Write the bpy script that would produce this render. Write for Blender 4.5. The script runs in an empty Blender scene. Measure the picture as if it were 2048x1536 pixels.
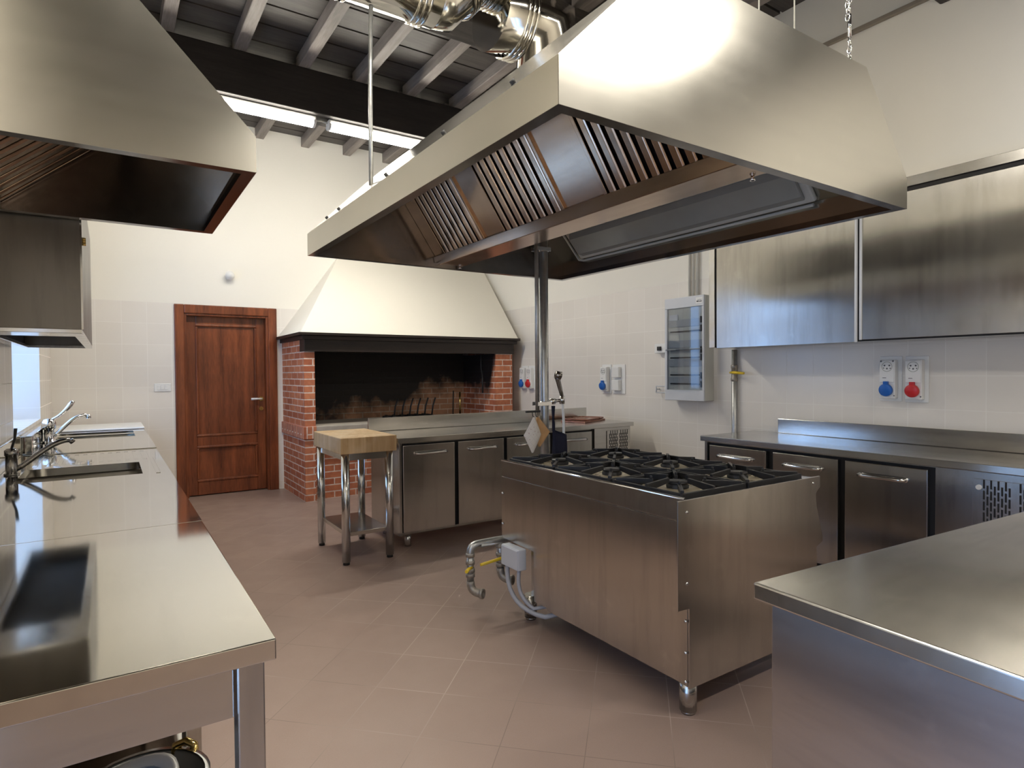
import bpy, bmesh, math, random
from mathutils import Vector, Matrix
random.seed(7)
S = bpy.context.scene
COL = S.collection
PI = math.pi

# ------------------------------------------------------------------ helpers
WM = {}                                   # world matrix of every parent


class MB:
    """collects shapes in world coordinates, links them as ONE mesh object"""

    def __init__(self):
        self.bm = bmesh.new()

    def _v(self, pts):
        return [self.bm.verts.new(p) for p in pts]

    def face(self, *pts):
        self.bm.faces.new(self._v(pts))
        return self

    def box(self, x0, x1, y0, y1, z0, z1, m=None):
        c = [(x, y, z) for x in (x0, x1) for y in (y0, y1) for z in (z0, z1)]
        v = self._v([m @ Vector(p) if m else p for p in c])
        for q in ((0, 1, 3, 2), (4, 6, 7, 5), (0, 4, 5, 1), (2, 3, 7, 6), (0, 2, 6, 4), (1, 5, 7, 3)):
            self.bm.faces.new([v[i] for i in q])
        return self

    def prism(self, pts, axis, a, b, m=None):
        """2D outline extruded along axis ('x': pts are (y,z); 'y': (x,z); 'z': (x,y))"""
        def P(p, t):
            q = {'x': (t, p[0], p[1]), 'y': (p[0], t, p[1]), 'z': (p[0], p[1], t)}[axis]
            return m @ Vector(q) if m else q
        lo = self._v([P(p, a) for p in pts])
        hi = self._v([P(p, b) for p in pts])
        n = len(pts)
        self.bm.faces.new(lo)
        self.bm.faces.new(hi[::-1])
        for i in range(n):
            self.bm.faces.new([lo[i], hi[i], hi[(i + 1) % n], lo[(i + 1) % n]])
        return self

    def tube(self, pts, r, n=12, caps=True, smooth=True):
        pts = [Vector(p) for p in pts]
        rs = r if isinstance(r, (list, tuple)) else [r] * len(pts)
        rings = []
        t0 = (pts[1] - pts[0]).normalized()
        u = t0.orthogonal().normalized()
        for i, p in enumerate(pts):
            if i == 0:
                t = (pts[1] - pts[0])
            elif i == len(pts) - 1:
                t = (pts[-1] - pts[-2])
            else:
                t = (pts[i + 1] - p).normalized() + (p - pts[i - 1]).normalized()
            if t.length < 1e-9:
                t = pts[i] - pts[i - 1]
            t.normalize()
            u = (u - t * u.dot(t))
            if u.length < 1e-6:
                u = t.orthogonal()
            u.normalize()
            w = t.cross(u)
            rings.append(self._v([p + (u * math.cos(2 * PI * k / n) + w * math.sin(2 * PI * k / n)) * rs[i] for k in range(n)]))
        for a, b in zip(rings, rings[1:]):
            for k in range(n):
                f = self.bm.faces.new([a[k], a[(k + 1) % n], b[(k + 1) % n], b[k]])
                f.smooth = smooth
        if caps:
            self.bm.faces.new(rings[0][::-1])
            self.bm.faces.new(rings[-1])
        return self

    def cyl(self, p0, p1, r, n=16, r1=None):
        return self.tube([p0, p1], [r, r if r1 is None else r1], n)

    def lathe(self, c, prof, n=20, axis=(0, 0, 1)):
        """profile [(r, h)...] turned about axis through c"""
        ax = Vector(axis).normalized()
        u = ax.orthogonal().normalized()
        w = ax.cross(u)
        c = Vector(c)
        rings = []
        for r, h in prof:
            rings.append(self._v([c + ax * h + (u * math.cos(2 * PI * k / n) + w * math.sin(2 * PI * k / n)) * max(r, 1e-5) for k in range(n)]))
        for a, b in zip(rings, rings[1:]):
            for k in range(n):
                f = self.bm.faces.new([a[k], a[(k + 1) % n], b[(k + 1) % n], b[k]])
                f.smooth = True
        return self

    def sheet(self, grid, smooth=True):
        """grid of points -> quad sheet"""
        vs = [self._v(row) for row in grid]
        for a, b in zip(vs, vs[1:]):
            for i in range(len(a) - 1):
                f = self.bm.faces.new([a[i], a[i + 1], b[i + 1], b[i]])
                f.smooth = smooth
        return self

    def build(self, name, mat, parent=None, bevel=0, seg=2, solid=0, sub=0, recalc=True, **props):
        me = bpy.data.meshes.new(name)
        if recalc:
            bmesh.ops.recalc_face_normals(self.bm, faces=self.bm.faces[:])
        mtx = WM[parent.name] if parent else Matrix()
        if parent:
            bmesh.ops.transform(self.bm, matrix=mtx.inverted(), verts=self.bm.verts[:])
        self.bm.to_mesh(me)
        self.bm.free()
        o = bpy.data.objects.new(name, me)
        COL.objects.link(o)
        me.materials.append(mat)
        if parent:
            o.parent = parent
        WM[o.name] = mtx
        if solid:
            md = o.modifiers.new('thickness', 'SOLIDIFY')
            md.thickness = solid
            md.offset = 0
        if bevel:
            md = o.modifiers.new('edge', 'BEVEL')
            md.width = bevel
            md.segments = seg
            md.limit_method = 'ANGLE'
            md.angle_limit = math.radians(35)
        if sub:
            md = o.modifiers.new('smooth', 'SUBSURF')
            md.levels = sub
            md.render_levels = sub
        for k, v in props.items():
            o[k] = v
        return o


def build_each(mb, name, mat, parent=None, **kw):
    """one object for every separate piece collected in mb"""
    bm = mb.bm
    left = set(bm.verts)
    outs = []
    while left:
        stack = [left.pop()]
        isl = set(stack)
        while stack:
            for e in stack.pop().link_edges:
                for v in e.verts:
                    if v in left:
                        left.discard(v)
                        isl.add(v)
                        stack.append(v)
        part = MB()
        mp = {v: part.bm.verts.new(v.co) for v in isl}
        for f in bm.faces:
            if f.verts[0] in isl:
                nf = part.bm.faces.new([mp[v] for v in f.verts])
                nf.smooth = f.smooth
        outs.append(part.build(name, mat, parent, **kw))
    bm.free()
    return outs


def tag(o, label, cat, group=None, kind=None):
    if label:
        o['label'] = label
        o['category'] = cat
    if group:
        o['group'] = group
    if kind:
        o['kind'] = kind
    return o


def thing(name, label, cat, loc, rz=0, group=None):
    o = bpy.data.objects.new(name, None)
    o.empty_display_size = .05
    COL.objects.link(o)
    o.location = loc
    o.rotation_euler = (0, 0, rz)
    WM[o.name] = Matrix.Translation(loc) @ Matrix.Rotation(rz, 4, 'Z')
    return tag(o, label, cat, group)


def struct(o):
    o['kind'] = 'structure'
    return o


def bez(p0, p1, p2, p3, n=10):
    out = []
    for i in range(n + 1):
        t = i / n
        out.append(tuple((1 - t) ** 3 * a + 3 * (1 - t) ** 2 * t * b + 3 * (1 - t) * t * t * c + t ** 3 * d for a, b, c, d in zip(p0, p1, p2, p3)))
    return out


# ------------------------------------------------------------------ materials
class NT:
    def __init__(self, name):
        self.m = bpy.data.materials.new(name)
        self.m.use_nodes = True
        self.t = self.m.node_tree
        self.t.nodes.clear()
        self.out = self.n('ShaderNodeOutputMaterial')

    def n(self, typ, **kw):
        nd = self.t.nodes.new(typ)
        for k, v in kw.items():
            setattr(nd, k, v)
        return nd

    def l(self, a, b):
        self.t.links.new(a, b)

    def val(self, sock, v):
        if hasattr(v, 'node'):
            self.l(v, sock)
        else:
            sock.default_value = v

    def math(self, op, a, b=None, c=None, clamp=False):
        nd = self.n('ShaderNodeMath', operation=op, use_clamp=clamp)
        self.val(nd.inputs[0], a)
        if b is not None:
            self.val(nd.inputs[1], b)
        if c is not None:
            self.val(nd.inputs[2], c)
        return nd.outputs[0]

    def mix(self, f, a, b, blend='MIX'):
        nd = self.n('ShaderNodeMix', data_type='RGBA', blend_type=blend)
        self.val(nd.inputs[0], f)
        for s, v in ((nd.inputs[6], a), (nd.inputs[7], b)):
            if hasattr(v, 'node'):
                self.l(v, s)
            else:
                s.default_value = (*v, 1)
        return nd.outputs[2]

    def noise(self, vec, scale, detail=3, rough=.5, sc=None):
        if sc:
            mp = self.n('ShaderNodeMapping')
            self.l(vec, mp.inputs[0])
            mp.inputs['Scale'].default_value = sc
            vec = mp.outputs[0]
        nd = self.n('ShaderNodeTexNoise')
        self.l(vec, nd.inputs['Vector'])
        nd.inputs['Scale'].default_value = scale
        nd.inputs['Detail'].default_value = detail
        nd.inputs['Roughness'].default_value = rough
        return nd.outputs[0]

    def ramp(self, f, *stops):
        nd = self.n('ShaderNodeValToRGB')
        self.l(f, nd.inputs[0])
        e = nd.color_ramp.elements
        while len(e) < len(stops):
            e.new(.5)
        for el, (p, c) in zip(e, stops):
            el.position = p
            el.color = (*c, 1) if isinstance(c, (tuple, list)) else (c, c, c, 1)
        return nd.outputs[0]

    def mr(self, v, a, b, c, d):
        nd = self.n('ShaderNodeMapRange')
        self.val(nd.inputs[0], v)
        for i, x in enumerate((a, b, c, d)):
            nd.inputs[i + 1].default_value = x
        return nd.outputs[0]

    def bump(self, h, strength, dist=.01):
        nd = self.n('ShaderNodeBump')
        self.l(h, nd.inputs['Height'])
        nd.inputs['Strength'].default_value = strength
        nd.inputs['Distance'].default_value = dist
        return nd.outputs[0]

    def pos(self):
        return self.n('ShaderNodeNewGeometry').outputs['Position']

    def obj(self):
        return self.n('ShaderNodeTexCoord').outputs['Object']

    def xyz(self, v):
        s = self.n('ShaderNodeSeparateXYZ')
        self.l(v, s.inputs[0])
        return s.outputs

    def comb(self, x, y, z):
        s = self.n('ShaderNodeCombineXYZ')
        for i, v in enumerate((x, y, z)):
            self.val(s.inputs[i], v)
        return s.outputs[0]

    def bsdf(self, col=(.8, .8, .8), rough=.5, metal=0., normal=None, **kw):
        b = self.n('ShaderNodeBsdfPrincipled')
        if hasattr(col, 'node'):
            self.l(col, b.inputs['Base Color'])
        else:
            b.inputs['Base Color'].default_value = (*col, 1)
        self.val(b.inputs['Roughness'], rough)
        self.val(b.inputs['Metallic'], metal)
        if normal is not None:
            self.l(normal, b.inputs['Normal'])
        for k, v in kw.items():
            self.val(b.inputs[k], v)
        self.l(b.outputs[0], self.out.inputs[0])
        return self.m


def plain(name, col, rough=.5, metal=0., var=.08, scale=12, bump=0., **kw):
    t = NT(name)
    p = t.obj()
    f = t.noise(p, scale, 4)
    c = t.mix(f, tuple(x * (1 - var) for x in col), tuple(min(1, x * (1 + var)) for x in col))
    r = t.mr(f, .3, .7, max(.02, rough - .06), min(1, rough + .06))
    nrm = t.bump(t.noise(p, scale * 12, 2), bump, .002) if bump else None
    return t.bsdf(c, r, metal, nrm, **kw)


def steel(name, brush, col=(.60, .585, .555), r0=.2, r1=.34, aniso=.0, rot=0., bump=.008, smudge=.5, fine=260., wavy=.10, marks=.45):
    """brushed stainless: brush = axis the brushing lines run along"""
    t = NT(name)
    p = t.pos()
    sc = [26.] * 3
    sc['xyz'.index(brush)] = 1.2
    lines = t.noise(p, 1, 2, .5, tuple(sc))
    blot = t.noise(p, 2.6, 3, .5)
    f = t.math('ADD', t.math('MULTIPLY', blot, .75), t.math('MULTIPLY', lines, .25))
    r = t.mr(f, .2, .8, r0, r1)
    c = t.mix(t.math('MULTIPLY', t.mr(blot, .2, .85, 0, 1), smudge), col, tuple(x * .85 for x in col))
    st = [13.] * 3
    st['xyz'.index(brush)] = 1.4
    streak = t.noise(p, 1, 4, .65, tuple(st))
    c = t.mix(t.math('MULTIPLY', t.mr(streak, .48, .72, 0, 1), marks), c, tuple(x * .62 for x in col))
    c = t.mix(t.math('MULTIPLY', t.mr(t.noise(p, 11, 4, .6), .60, .78, 0, 1), marks), c, tuple(min(.9, x * 1.25) for x in col))
    if aniso:
        tg = t.n('ShaderNodeTangent', direction_type='RADIAL', axis='Z')
        kw = {'Anisotropic': aniso, 'Anisotropic Rotation': rot, 'Tangent': tg.outputs[0]}
    else:
        kw = {}
    nrm = t.bump(t.noise(p, 2.3, 1), wavy, .02)
    return t.bsdf(c, r, 1., nrm, **kw)


ANI = 0.
ST_Z = steel('steel_brushed_vertical', 'z', col=(.55, .535, .505), r0=0.16, r1=0.255, smudge=.6, aniso=.85, rot=ANI)
ST_X = steel('steel_brushed_across', 'x', r0=0.16, r1=0.25)
ST_Y = steel('steel_brushed_along', 'y', r0=0.16, r1=0.25)
ST_TOPY = steel('steel_counter_along', 'y', col=(.67, .655, .615), r0=.03, r1=.09, bump=.004, smudge=.2, wavy=.04, marks=.16)
ST_TOPR = steel('steel_counter_right', 'y', col=(.60, .585, .555), r0=0.15, r1=0.25, bump=.008, smudge=.4)
ST_TOPX = steel('steel_counter_across', 'x', col=(.62, .605, .57), r0=0.14, r1=0.25, bump=.02, smudge=.4)
ST_HOOD = steel('steel_hood', 'x', col=(.60, .58, .525), r0=0.18, r1=0.255, bump=.015, smudge=.15, marks=.12)
ST_HOODY = steel('steel_hood_side', 'y', col=(.62, .60, .545), r0=0.18, r1=0.255, bump=.02, smudge=.2, marks=.12)
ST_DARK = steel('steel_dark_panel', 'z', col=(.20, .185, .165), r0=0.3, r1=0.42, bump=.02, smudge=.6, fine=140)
ST_RANGE = steel('steel_range', 'z', col=(.60, .57, .525), r0=0.16, r1=0.255, aniso=.85, rot=ANI, bump=.006, smudge=.7)
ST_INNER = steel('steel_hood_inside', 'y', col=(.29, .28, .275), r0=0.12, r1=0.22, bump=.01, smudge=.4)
ST_FILT = steel('brown_filter_steel', 'y', col=(.56, .415, .30), r0=0.12, r1=0.24, bump=.008, smudge=.3)  # even brown tint for filters, blanking panels and gutters
CHROME = plain('chrome', (.80, .80, .81), .07, 1., .03)
POLISH = plain('polished_tube_steel', (.66, .66, .66), .16, 1., .06)
DKCHROME = plain('dark_chrome', (.30, .29, .28), .2, 1.)
DUCT = plain('spiral_duct_steel', (.72, .69, .62), .11, 1., .1, 6)
GALV = plain('galvanised_pipe', (.47, .48, .48), .38, .9, .25, 40)
RUSTY = plain('threaded_iron_fitting', (.36, .33, .29), .5, .7, .35, 60)
BRASS = plain('brass', (.62, .45, .16), .19, 1., .15)
BLACKM = plain('black_rubber', (.015, .015, .016), .55)
GAP = plain('dark_gap', (.012, .011, .011), .7)
IRON = plain('cast_iron', (.022, .022, .024), .42, .35, .4, 30, .3)
WPLAS = plain('white_plastic', (.78, .78, .77), .35, 0, .03)
GPLAS = plain('grey_plastic', (.50, .50, .46), .4, 0, .04)
LGPLAS = plain('light_grey_plastic', (.60, .62, .66), .4, 0, .04)
BLUEP = plain('blue_plastic', (.012, .12, .48), .35, 0, .05)
REDP = plain('red_plastic', (.55, .025, .03), .35, 0, .05)
YELLP = plain('yellow_lever', (.80, .56, .03), .35, 0, .08)
NAVY = plain('navy_cloth', (.012, .014, .035), .9, 0, .2, 30, .3)
COPPERY = plain('brown_tray', (.23, .085, .045), .3, .2, .2)
STONE = plain('hearth_stone', (.42, .38, .33), .7, 0, .2, 14)
CLINKER = plain('grey_cable', (.45, .46, .50), .5, 0, .05)
MESHM = plain('sieve_mesh', (.42, .43, .43), .4, .8, .2, 60)


def wall_mat(name, axis, z_top, tile, off, zoff):
    """cream paint above, glazed square tiles below z_top; axis = horizontal coordinate of the wall"""
    t = NT(name)
    p = t.pos()
    x = t.xyz(p)
    h, z = x[axis], x[2]
    def line(c, o):
        f = t.math('FRACT', t.math('DIVIDE', t.math('SUBTRACT', c, o), tile))
        d = t.math('ABSOLUTE', t.math('SUBTRACT', f, .5))
        return t.math('GREATER_THAN', d, .5 - .0022 / tile)
    grout = t.math('MAXIMUM', line(h, off), line(z, zoff))
    istile = t.math('LESS_THAN', z, z_top)
    f = t.noise(p, 1.2, 3)
    paint = t.mix(f, (.82, .79, .715), (.85, .82, .75))
    cell = t.n('ShaderNodeTexWhiteNoise', noise_dimensions='2D')
    t.l(t.comb(t.math('FLOOR', t.math('DIVIDE', t.math('SUBTRACT', h, off), tile)),
               t.math('FLOOR', t.math('DIVIDE', t.math('SUBTRACT', z, zoff), tile)), 0.), cell.inputs['Vector'])
    tl = t.mix(cell.outputs[0], (.775, .735, .68), (.80, .76, .705))
    tl = t.mix(grout, tl, (.83, .80, .75))
    c = t.mix(istile, paint, tl)
    r = t.math('ADD', t.math('MULTIPLY', istile, -.62), .85)
    r = t.math('ADD', r, t.math('MULTIPLY', t.math('MULTIPLY', grout, istile), .4))
    hgt = t.math('SUBTRACT', 1., t.math('MULTIPLY', grout, istile))
    nz = t.math('MULTIPLY', t.noise(p, 90, 3), t.math('SUBTRACT', 1., istile))
    nrm = t.bump(t.math('ADD', hgt, t.math('MULTIPLY', nz, .4)), .25, .002)
    return t.bsdf(c, r, 0., nrm)


M_WR = wall_mat('wall_right_tile', 1, 2.30, .2303, .184, .225)
M_WL = wall_mat('wall_left_tile', 1, 2.30, .2303, .184, .225)
M_WF = wall_mat('wall_far_tile', 0, 2.232, .2365, .11, .1035)
PAINT = plain('cream_plaster', (.82, .785, .70), .85, 0, .02, 2, .15)


def floor_mat():
    t = NT('floor_diagonal_tile')
    p = t.pos()
    x = t.xyz(p)
    T = .3225
    a = t.math('MULTIPLY', t.math('ADD', x[0], x[1]), .70711)
    b = t.math('MULTIPLY', t.math('SUBTRACT', x[1], x[0]), .70711)
    def line(c, o):
        f = t.math('FRACT', t.math('DIVIDE', t.math('SUBTRACT', c, o), T))
        d = t.math('ABSOLUTE', t.math('SUBTRACT', f, .5))
        return t.math('GREATER_THAN', d, .5 - .0018 / T)
    g = t.math('MAXIMUM', line(a, 2.542), line(b, .831))
    cell = t.n('ShaderNodeTexWhiteNoise', noise_dimensions='2D')
    t.l(t.comb(t.math('FLOOR', t.math('DIVIDE', t.math('SUBTRACT', a, 2.542), T)),
               t.math('FLOOR', t.math('DIVIDE', t.math('SUBTRACT', b, .831), T)), 0.), cell.inputs['Vector'])
    c = t.mix(cell.outputs[0], (.287, .203, .169), (.308, .221, .184))
    c = t.mix(t.mr(t.noise(p, 420, 2), .55, .72, 0, .55), c, (.19, .135, .11))
    c = t.mix(t.mr(t.noise(p, 330, 2), .62, .75, 0, .5), c, (.40, .31, .265))
    c = t.mix(t.mr(t.noise(p, 1.5, 4), .4, .7, 0, .3), c, (.235, .17, .142))
    gc = t.mix(t.mr(t.noise(p, .9, 2), .42, .58, 0, 1), (.20, .145, .12), (.44, .34, .29))
    c = t.mix(g, c, gc)
    r = t.mr(t.noise(p, 5, 4), .3, .7, .36, .5)
    hgt = t.math('ADD', t.math('SUBTRACT', 1., g), t.math('MULTIPLY', t.noise(p, 200, 2), .25))
    return t.bsdf(c, r, 0., t.bump(hgt, .25, .002))


def wood_mat(name, c0, c1, along='z', rough=.42, scale=1., rings=True, bump=.15):
    t = NT(name)
    p = t.pos()
    sc = [14 * scale] * 3
    sc['xyz'.index(along)] = 1.1 * scale
    warp = t.noise(p, 1, 4, .6, tuple(sc))
    fine = t.noise(p, 1, 3, .6, tuple(s * 9 for s in sc))
    blot = t.noise(p, 2.2, 3)
    f = t.math('ADD', t.math('MULTIPLY', warp, .65), t.math('MULTIPLY', fine, .35))
    c = t.mix(t.mr(f, .35, .65, 0, 1), c0, c1)
    c = t.mix(t.mr(blot, .4, .7, 0, .35), c, tuple(x * .55 for x in c0))
    return t.bsdf(c, rough, 0., t.bump(f, bump, .004))


DOORW = wood_mat('varnished_door_wood', (.10, .024, .009), (.30, .085, .030), 'z', .28)
BEAMW = wood_mat('dark_beam_wood', (.014, .011, .010), (.035, .029, .027), 'x', .6, 1, bump=.35)
JOISTW = wood_mat('brown_joist_wood', (.19, .165, .15), (.36, .315, .285), 'y', .55, 1, bump=.3)  # joist colour lightened to stand in for uplight from the tubes
PLANKW = wood_mat('ceiling_plank_wood', (.045, .038, .034), (.115, .10, .09), 'x', .5, 1, bump=.3)
BEAMW_LIT = wood_mat('lit_beam_wood', (.03, .025, .022), (.085, .073, .065), 'x', .6, 1, bump=.35)  # same beam wood in a lighter tone, for the floor light it catches
MANTW = wood_mat('black_mantel_wood', (.016, .010, .008), (.035, .022, .016), 'x', .5)


def block_mat():
    t = NT('end_grain_block')
    p = t.pos()
    x = t.xyz(p)
    cell = t.n('ShaderNodeTexWhiteNoise', noise_dimensions='3D')
    t.l(t.comb(t.math('FLOOR', t.math('MULTIPLY', x[0], 22)), t.math('FLOOR', t.math('MULTIPLY', x[1], 22)), 0.), cell.inputs['Vector'])
    g = t.noise(p, 1, 3, .6, (60, 60, 3))
    c = t.mix(cell.outputs[0], (.50, .33, .165), (.66, .48, .275))
    c = t.mix(t.mr(g, .4, .65, 0, .5), c, (.42, .26, .12))
    c = t.mix(t.mr(t.noise(p, 5, 4), .5, .7, 0, .5), c, (.68, .56, .40))
    return t.bsdf(c, .6, 0., t.bump(g, .1, .002))


def brick_mat(name, soot=False, soldier=False):
    t = NT(name)
    p = t.pos()
    x = t.xyz(p)
    nx = t.xyz(t.n('ShaderNodeNewGeometry').outputs['Normal'])[0]
    side = t.math('GREATER_THAN', t.math('ABSOLUTE', nx), .5)
    h = t.math('ADD', t.math('MULTIPLY', x[1], side), t.math('MULTIPLY', x[0], t.math('SUBTRACT', 1., side)))
    bt = t.n('ShaderNodeTexBrick')
    v = t.comb(x[2], h, 0.) if soldier else t.comb(h, x[2], 0.)
    t.l(v, bt.inputs['Vector'])
    bt.inputs['Scale'].default_value = 1.
    bt.inputs['Brick Width'].default_value = .25
    bt.inputs['Row Height'].default_value = .0757 if not soldier else .062
    bt.inputs['Mortar Size'].default_value = .007
    bt.inputs['Mortar Smooth'].default_value = .2
    bt.inputs['Color1'].default_value = (.41, .12, .055, 1)
    bt.inputs['Color2'].default_value = (.60, .225, .11, 1)
    bt.inputs['Mortar'].default_value = (.72, .60, .52, 1)
    bt.offset = .5
    c = t.mix(t.mr(t.noise(p, 18, 4), .4, .7, 0, .4), bt.outputs[0], (.24, .06, .04))
    if soot:                                # soot stain: heavy at the top and left, thin at the lower right
        n = t.noise(p, 2.4, 5, .6)
        s = t.math('ADD', t.math('MULTIPLY', n, 1.5), t.mr(x[2], .95, 1.75, -.85, .75))
        s = t.math('ADD', s, t.mr(x[0], 1.9, 4.5, .40, -.30))
        s = t.math('SUBTRACT', s, t.mr(x[1], 7.0, 6.82, 0., .9))
        s = t.mr(s, -.12, .42, 0, .985)
        c = t.mix(s, t.mix(.55, c, (.30, .22, .13)) if soot == 'back' else c, (.0035, .003, .003))
    hgt = t.math('ADD', t.math('SUBTRACT', 1., bt.outputs[1]), t.math('MULTIPLY', t.noise(p, 120, 3), .3))
    return t.bsdf(c, .75, 0., t.bump(hgt, .5, .004))


def mitt_mat():
    t = NT('printed_cotton')
    p = t.obj()
    x = t.xyz(p)
    vo = t.n('ShaderNodeTexVoronoi')
    t.l(p, vo.inputs['Vector'])
    vo.inputs['Scale'].default_value = 34
    spots = t.math('LESS_THAN', vo.outputs['Distance'], .16)
    qa = t.math('ABSOLUTE', t.math('SUBTRACT', t.math('FRACT', t.math('MULTIPLY', t.math('ADD', x[0], x[2]), 22)), .5))
    qb = t.math('ABSOLUTE', t.math('SUBTRACT', t.math('FRACT', t.math('MULTIPLY', t.math('SUBTRACT', x[0], x[2]), 22)), .5))
    q = t.math('GREATER_THAN', t.math('MAXIMUM', qa, qb), .46)
    c = t.mix(t.math('MULTIPLY', spots, .55), (.74, .70, .66), (.42, .25, .22))
    c = t.mix(t.math('MULTIPLY', q, .25), c, (.45, .40, .37))
    return t.bsdf(c, .9, 0., t.bump(q, .3, .003))


def emit(name, col, s):
    t = NT(name)
    e = t.n('ShaderNodeEmission')
    e.inputs[0].default_value = (*col, 1)
    e.inputs[1].default_value = s
    t.l(e.outputs[0], t.out.inputs[0])
    return t.m


def glass(name, tint, rough, clear):
    t = NT(name)
    tr = t.n('ShaderNodeBsdfTransparent')
    tr.inputs[0].default_value = (*tint, 1)
    gl = t.n('ShaderNodeBsdfGlossy')
    gl.inputs['Roughness'].default_value = rough
    lw = t.n('ShaderNodeLayerWeight')
    mx = t.n('ShaderNodeMixShader')
    f5 = t.math('POWER', lw.outputs['Facing'], 5.)
    t.l(t.math('ADD', t.math('MULTIPLY', f5, .9), 1.04 - clear, clamp=True), mx.inputs[0])
    t.l(tr.outputs[0], mx.inputs[1])
    t.l(gl.outputs[0], mx.inputs[2])
    t.l(mx.outputs[0], t.out.inputs[0])
    return t.m


FLOORM = floor_mat()
BLOCKM = block_mat()
BRICK = brick_mat('red_brick')
BRICKS = brick_mat('soldier_brick', soldier=True)
SOOT = brick_mat('sooty_brick_back', soot='back')
SOOTS = brick_mat('sooty_brick_side', soot='side')
MITT = mitt_mat()
MITT2 = plain('tan_quilted_cloth', (.50, .29, .13), .9, 0, .25, 25, .3)
TUBE = emit('lit_tube_diffuser', (1., .945, .83), 62.)
OFFTUBE = plain('unlit_hood_lamp_cover', (.30, .31, .295), .16, 0., .1, 8)
GLASSW = glass('window_glass', (.97, .985, 1), .0, 1.)
GLASSP = glass('smoked_panel_door', (.66, .70, .75), .05, .96)

# ------------------------------------------------------------------ room
XL, XR, YF, YB, ZC = -.51, 4.70, 7.83, -3.2, 4.39
struct(MB().box(-1.0, 5.0, -3.4, 8.2, -.1, 0).build('floor', FLOORM))

# left wall with a window niche (far) and a glazed door (beside the camera)
NY0, NY1, NZ0, NZ1, ND = 4.87, 6.63, 1.05, 2.75, .30
GY0, GY1, GZ1 = .0, 1.235, 2.30
w = MB()
TH = .45
def wl(y0, y1, z0, z1):
    w.box(XL - TH, XL, y0, y1, z0, z1)
wl(YB, GY0, 0, 4.6); wl(GY0, GY1, GZ1, 4.6); wl(GY1, NY0, 0, 4.6)
wl(NY0, NY1, 0, NZ0); wl(NY0, NY1, NZ1, 4.6); wl(NY1, YF + .3, 0, 4.6)
struct(w.build('wall_left', M_WL))
struct(MB().box(XR, XR + .3, YB, YF + .3, 0, 4.6).build('wall_right', M_WR))
DX0, DX1, DZ = .68, 1.645, 2.155
w = MB().box(XL, DX0, YF, YF + .3, 0, 4.6).box(DX1, XR, YF, YF + .3, 0, 4.6).box(DX0, DX1, YF, YF + .3, DZ, 4.6)
struct(w.build('wall_far', M_WF))
struct(MB().box(XL, XR, YB - .3, YB, 0, 4.6).build('wall_back', PAINT))

win = MB()
wx0, wx1 = XL - ND - .05, XL - ND
for y0, y1, z0, z1 in ((NY0, NY1, NZ0, NZ0 + .06), (NY0, NY1, NZ1 - .06, NZ1), (NY0, NY0 + .06, NZ0 + .06, NZ1 - .06), (NY1 - .06, NY1, NZ0 + .06, NZ1 - .06),
                       ((NY0 + NY1) / 2 - .04, (NY0 + NY1) / 2 + .04, NZ0 + .06, NZ1 - .06)):
    win.box(wx0, wx1, y0, y1, z0, z1)
for zz in (1.62, 2.19):
    win.box(wx0 + .01, wx1 - .01, NY0 + .06, (NY0 + NY1) / 2 - .04, zz - .012, zz + .012)
    win.box(wx0 + .01, wx1 - .01, (NY0 + NY1) / 2 + .04, NY1 - .06, zz - .012, zz + .012)
wo = struct(win.build('window_1', WPLAS, bevel=.003))
MB().box(wx0 + .02, wx0 + .026, NY0 + .05, NY1 - .05, NZ0 + .05, NZ1 - .05).build('pane', GLASSW, wo)
win = MB()
gx0, gx1 = XL - .26, XL - .20
for y0, y1, z0, z1 in ((GY0, GY1, 0, .05), (GY0, GY1, GZ1 - .08, GZ1), (GY0, GY0 + .06, .05, GZ1 - .08), (GY1 - .06, GY1, .05, GZ1 - .08),
                       ((GY0 + GY1) / 2 - .04, (GY0 + GY1) / 2 + .04, .05, GZ1 - .08)):
    win.box(gx0, gx1, y0, y1, z0, z1)
wo = struct(win.build('window_2', WPLAS, bevel=.003))
MB().box(gx0 + .02, gx0 + .026, GY0 + .05, GY1 - .05, .04, GZ1 - .07).build('pane', GLASSW, wo)

# ceiling: planks, joists, main beams
ce = MB()
y = YB
while y < YF + .1:
    ce.box(XL, XR, y + .011, y + .299, ZC, ZC + .04)
    y += .31
ce.box(XL - .4, XR + .3, YB - .3, YF + .3, ZC + .05, ZC + .25)
ceil = struct(ce.build('ceiling', PLANKW))
for yb in (5.79, 3.70, 1.55, -.55):
    MB().box(XL, XR, yb, yb + .29, 3.87, 4.27).build('beam', BEAMW if yb > 5 else BEAMW_LIT, ceil, bevel=.012)
jx = [-.12, .44, 1.0, 1.55, 2.09, 2.62, 3.16, 3.70, 4.24]
for a, b in ((6.0, 7.86), (3.9, 5.9), (1.7, 3.8)):
    for x in jx:
        MB().box(x - .05, x + .05, a, b, 4.268, 4.392).build('joist', JOISTW, ceil, bevel=.008)
for x in jx[::2]:
    MB().box(x - .05, x + .05, YB, 1.6, 4.268, 4.392).build('joist', JOISTW, ceil, bevel=.008)

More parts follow.
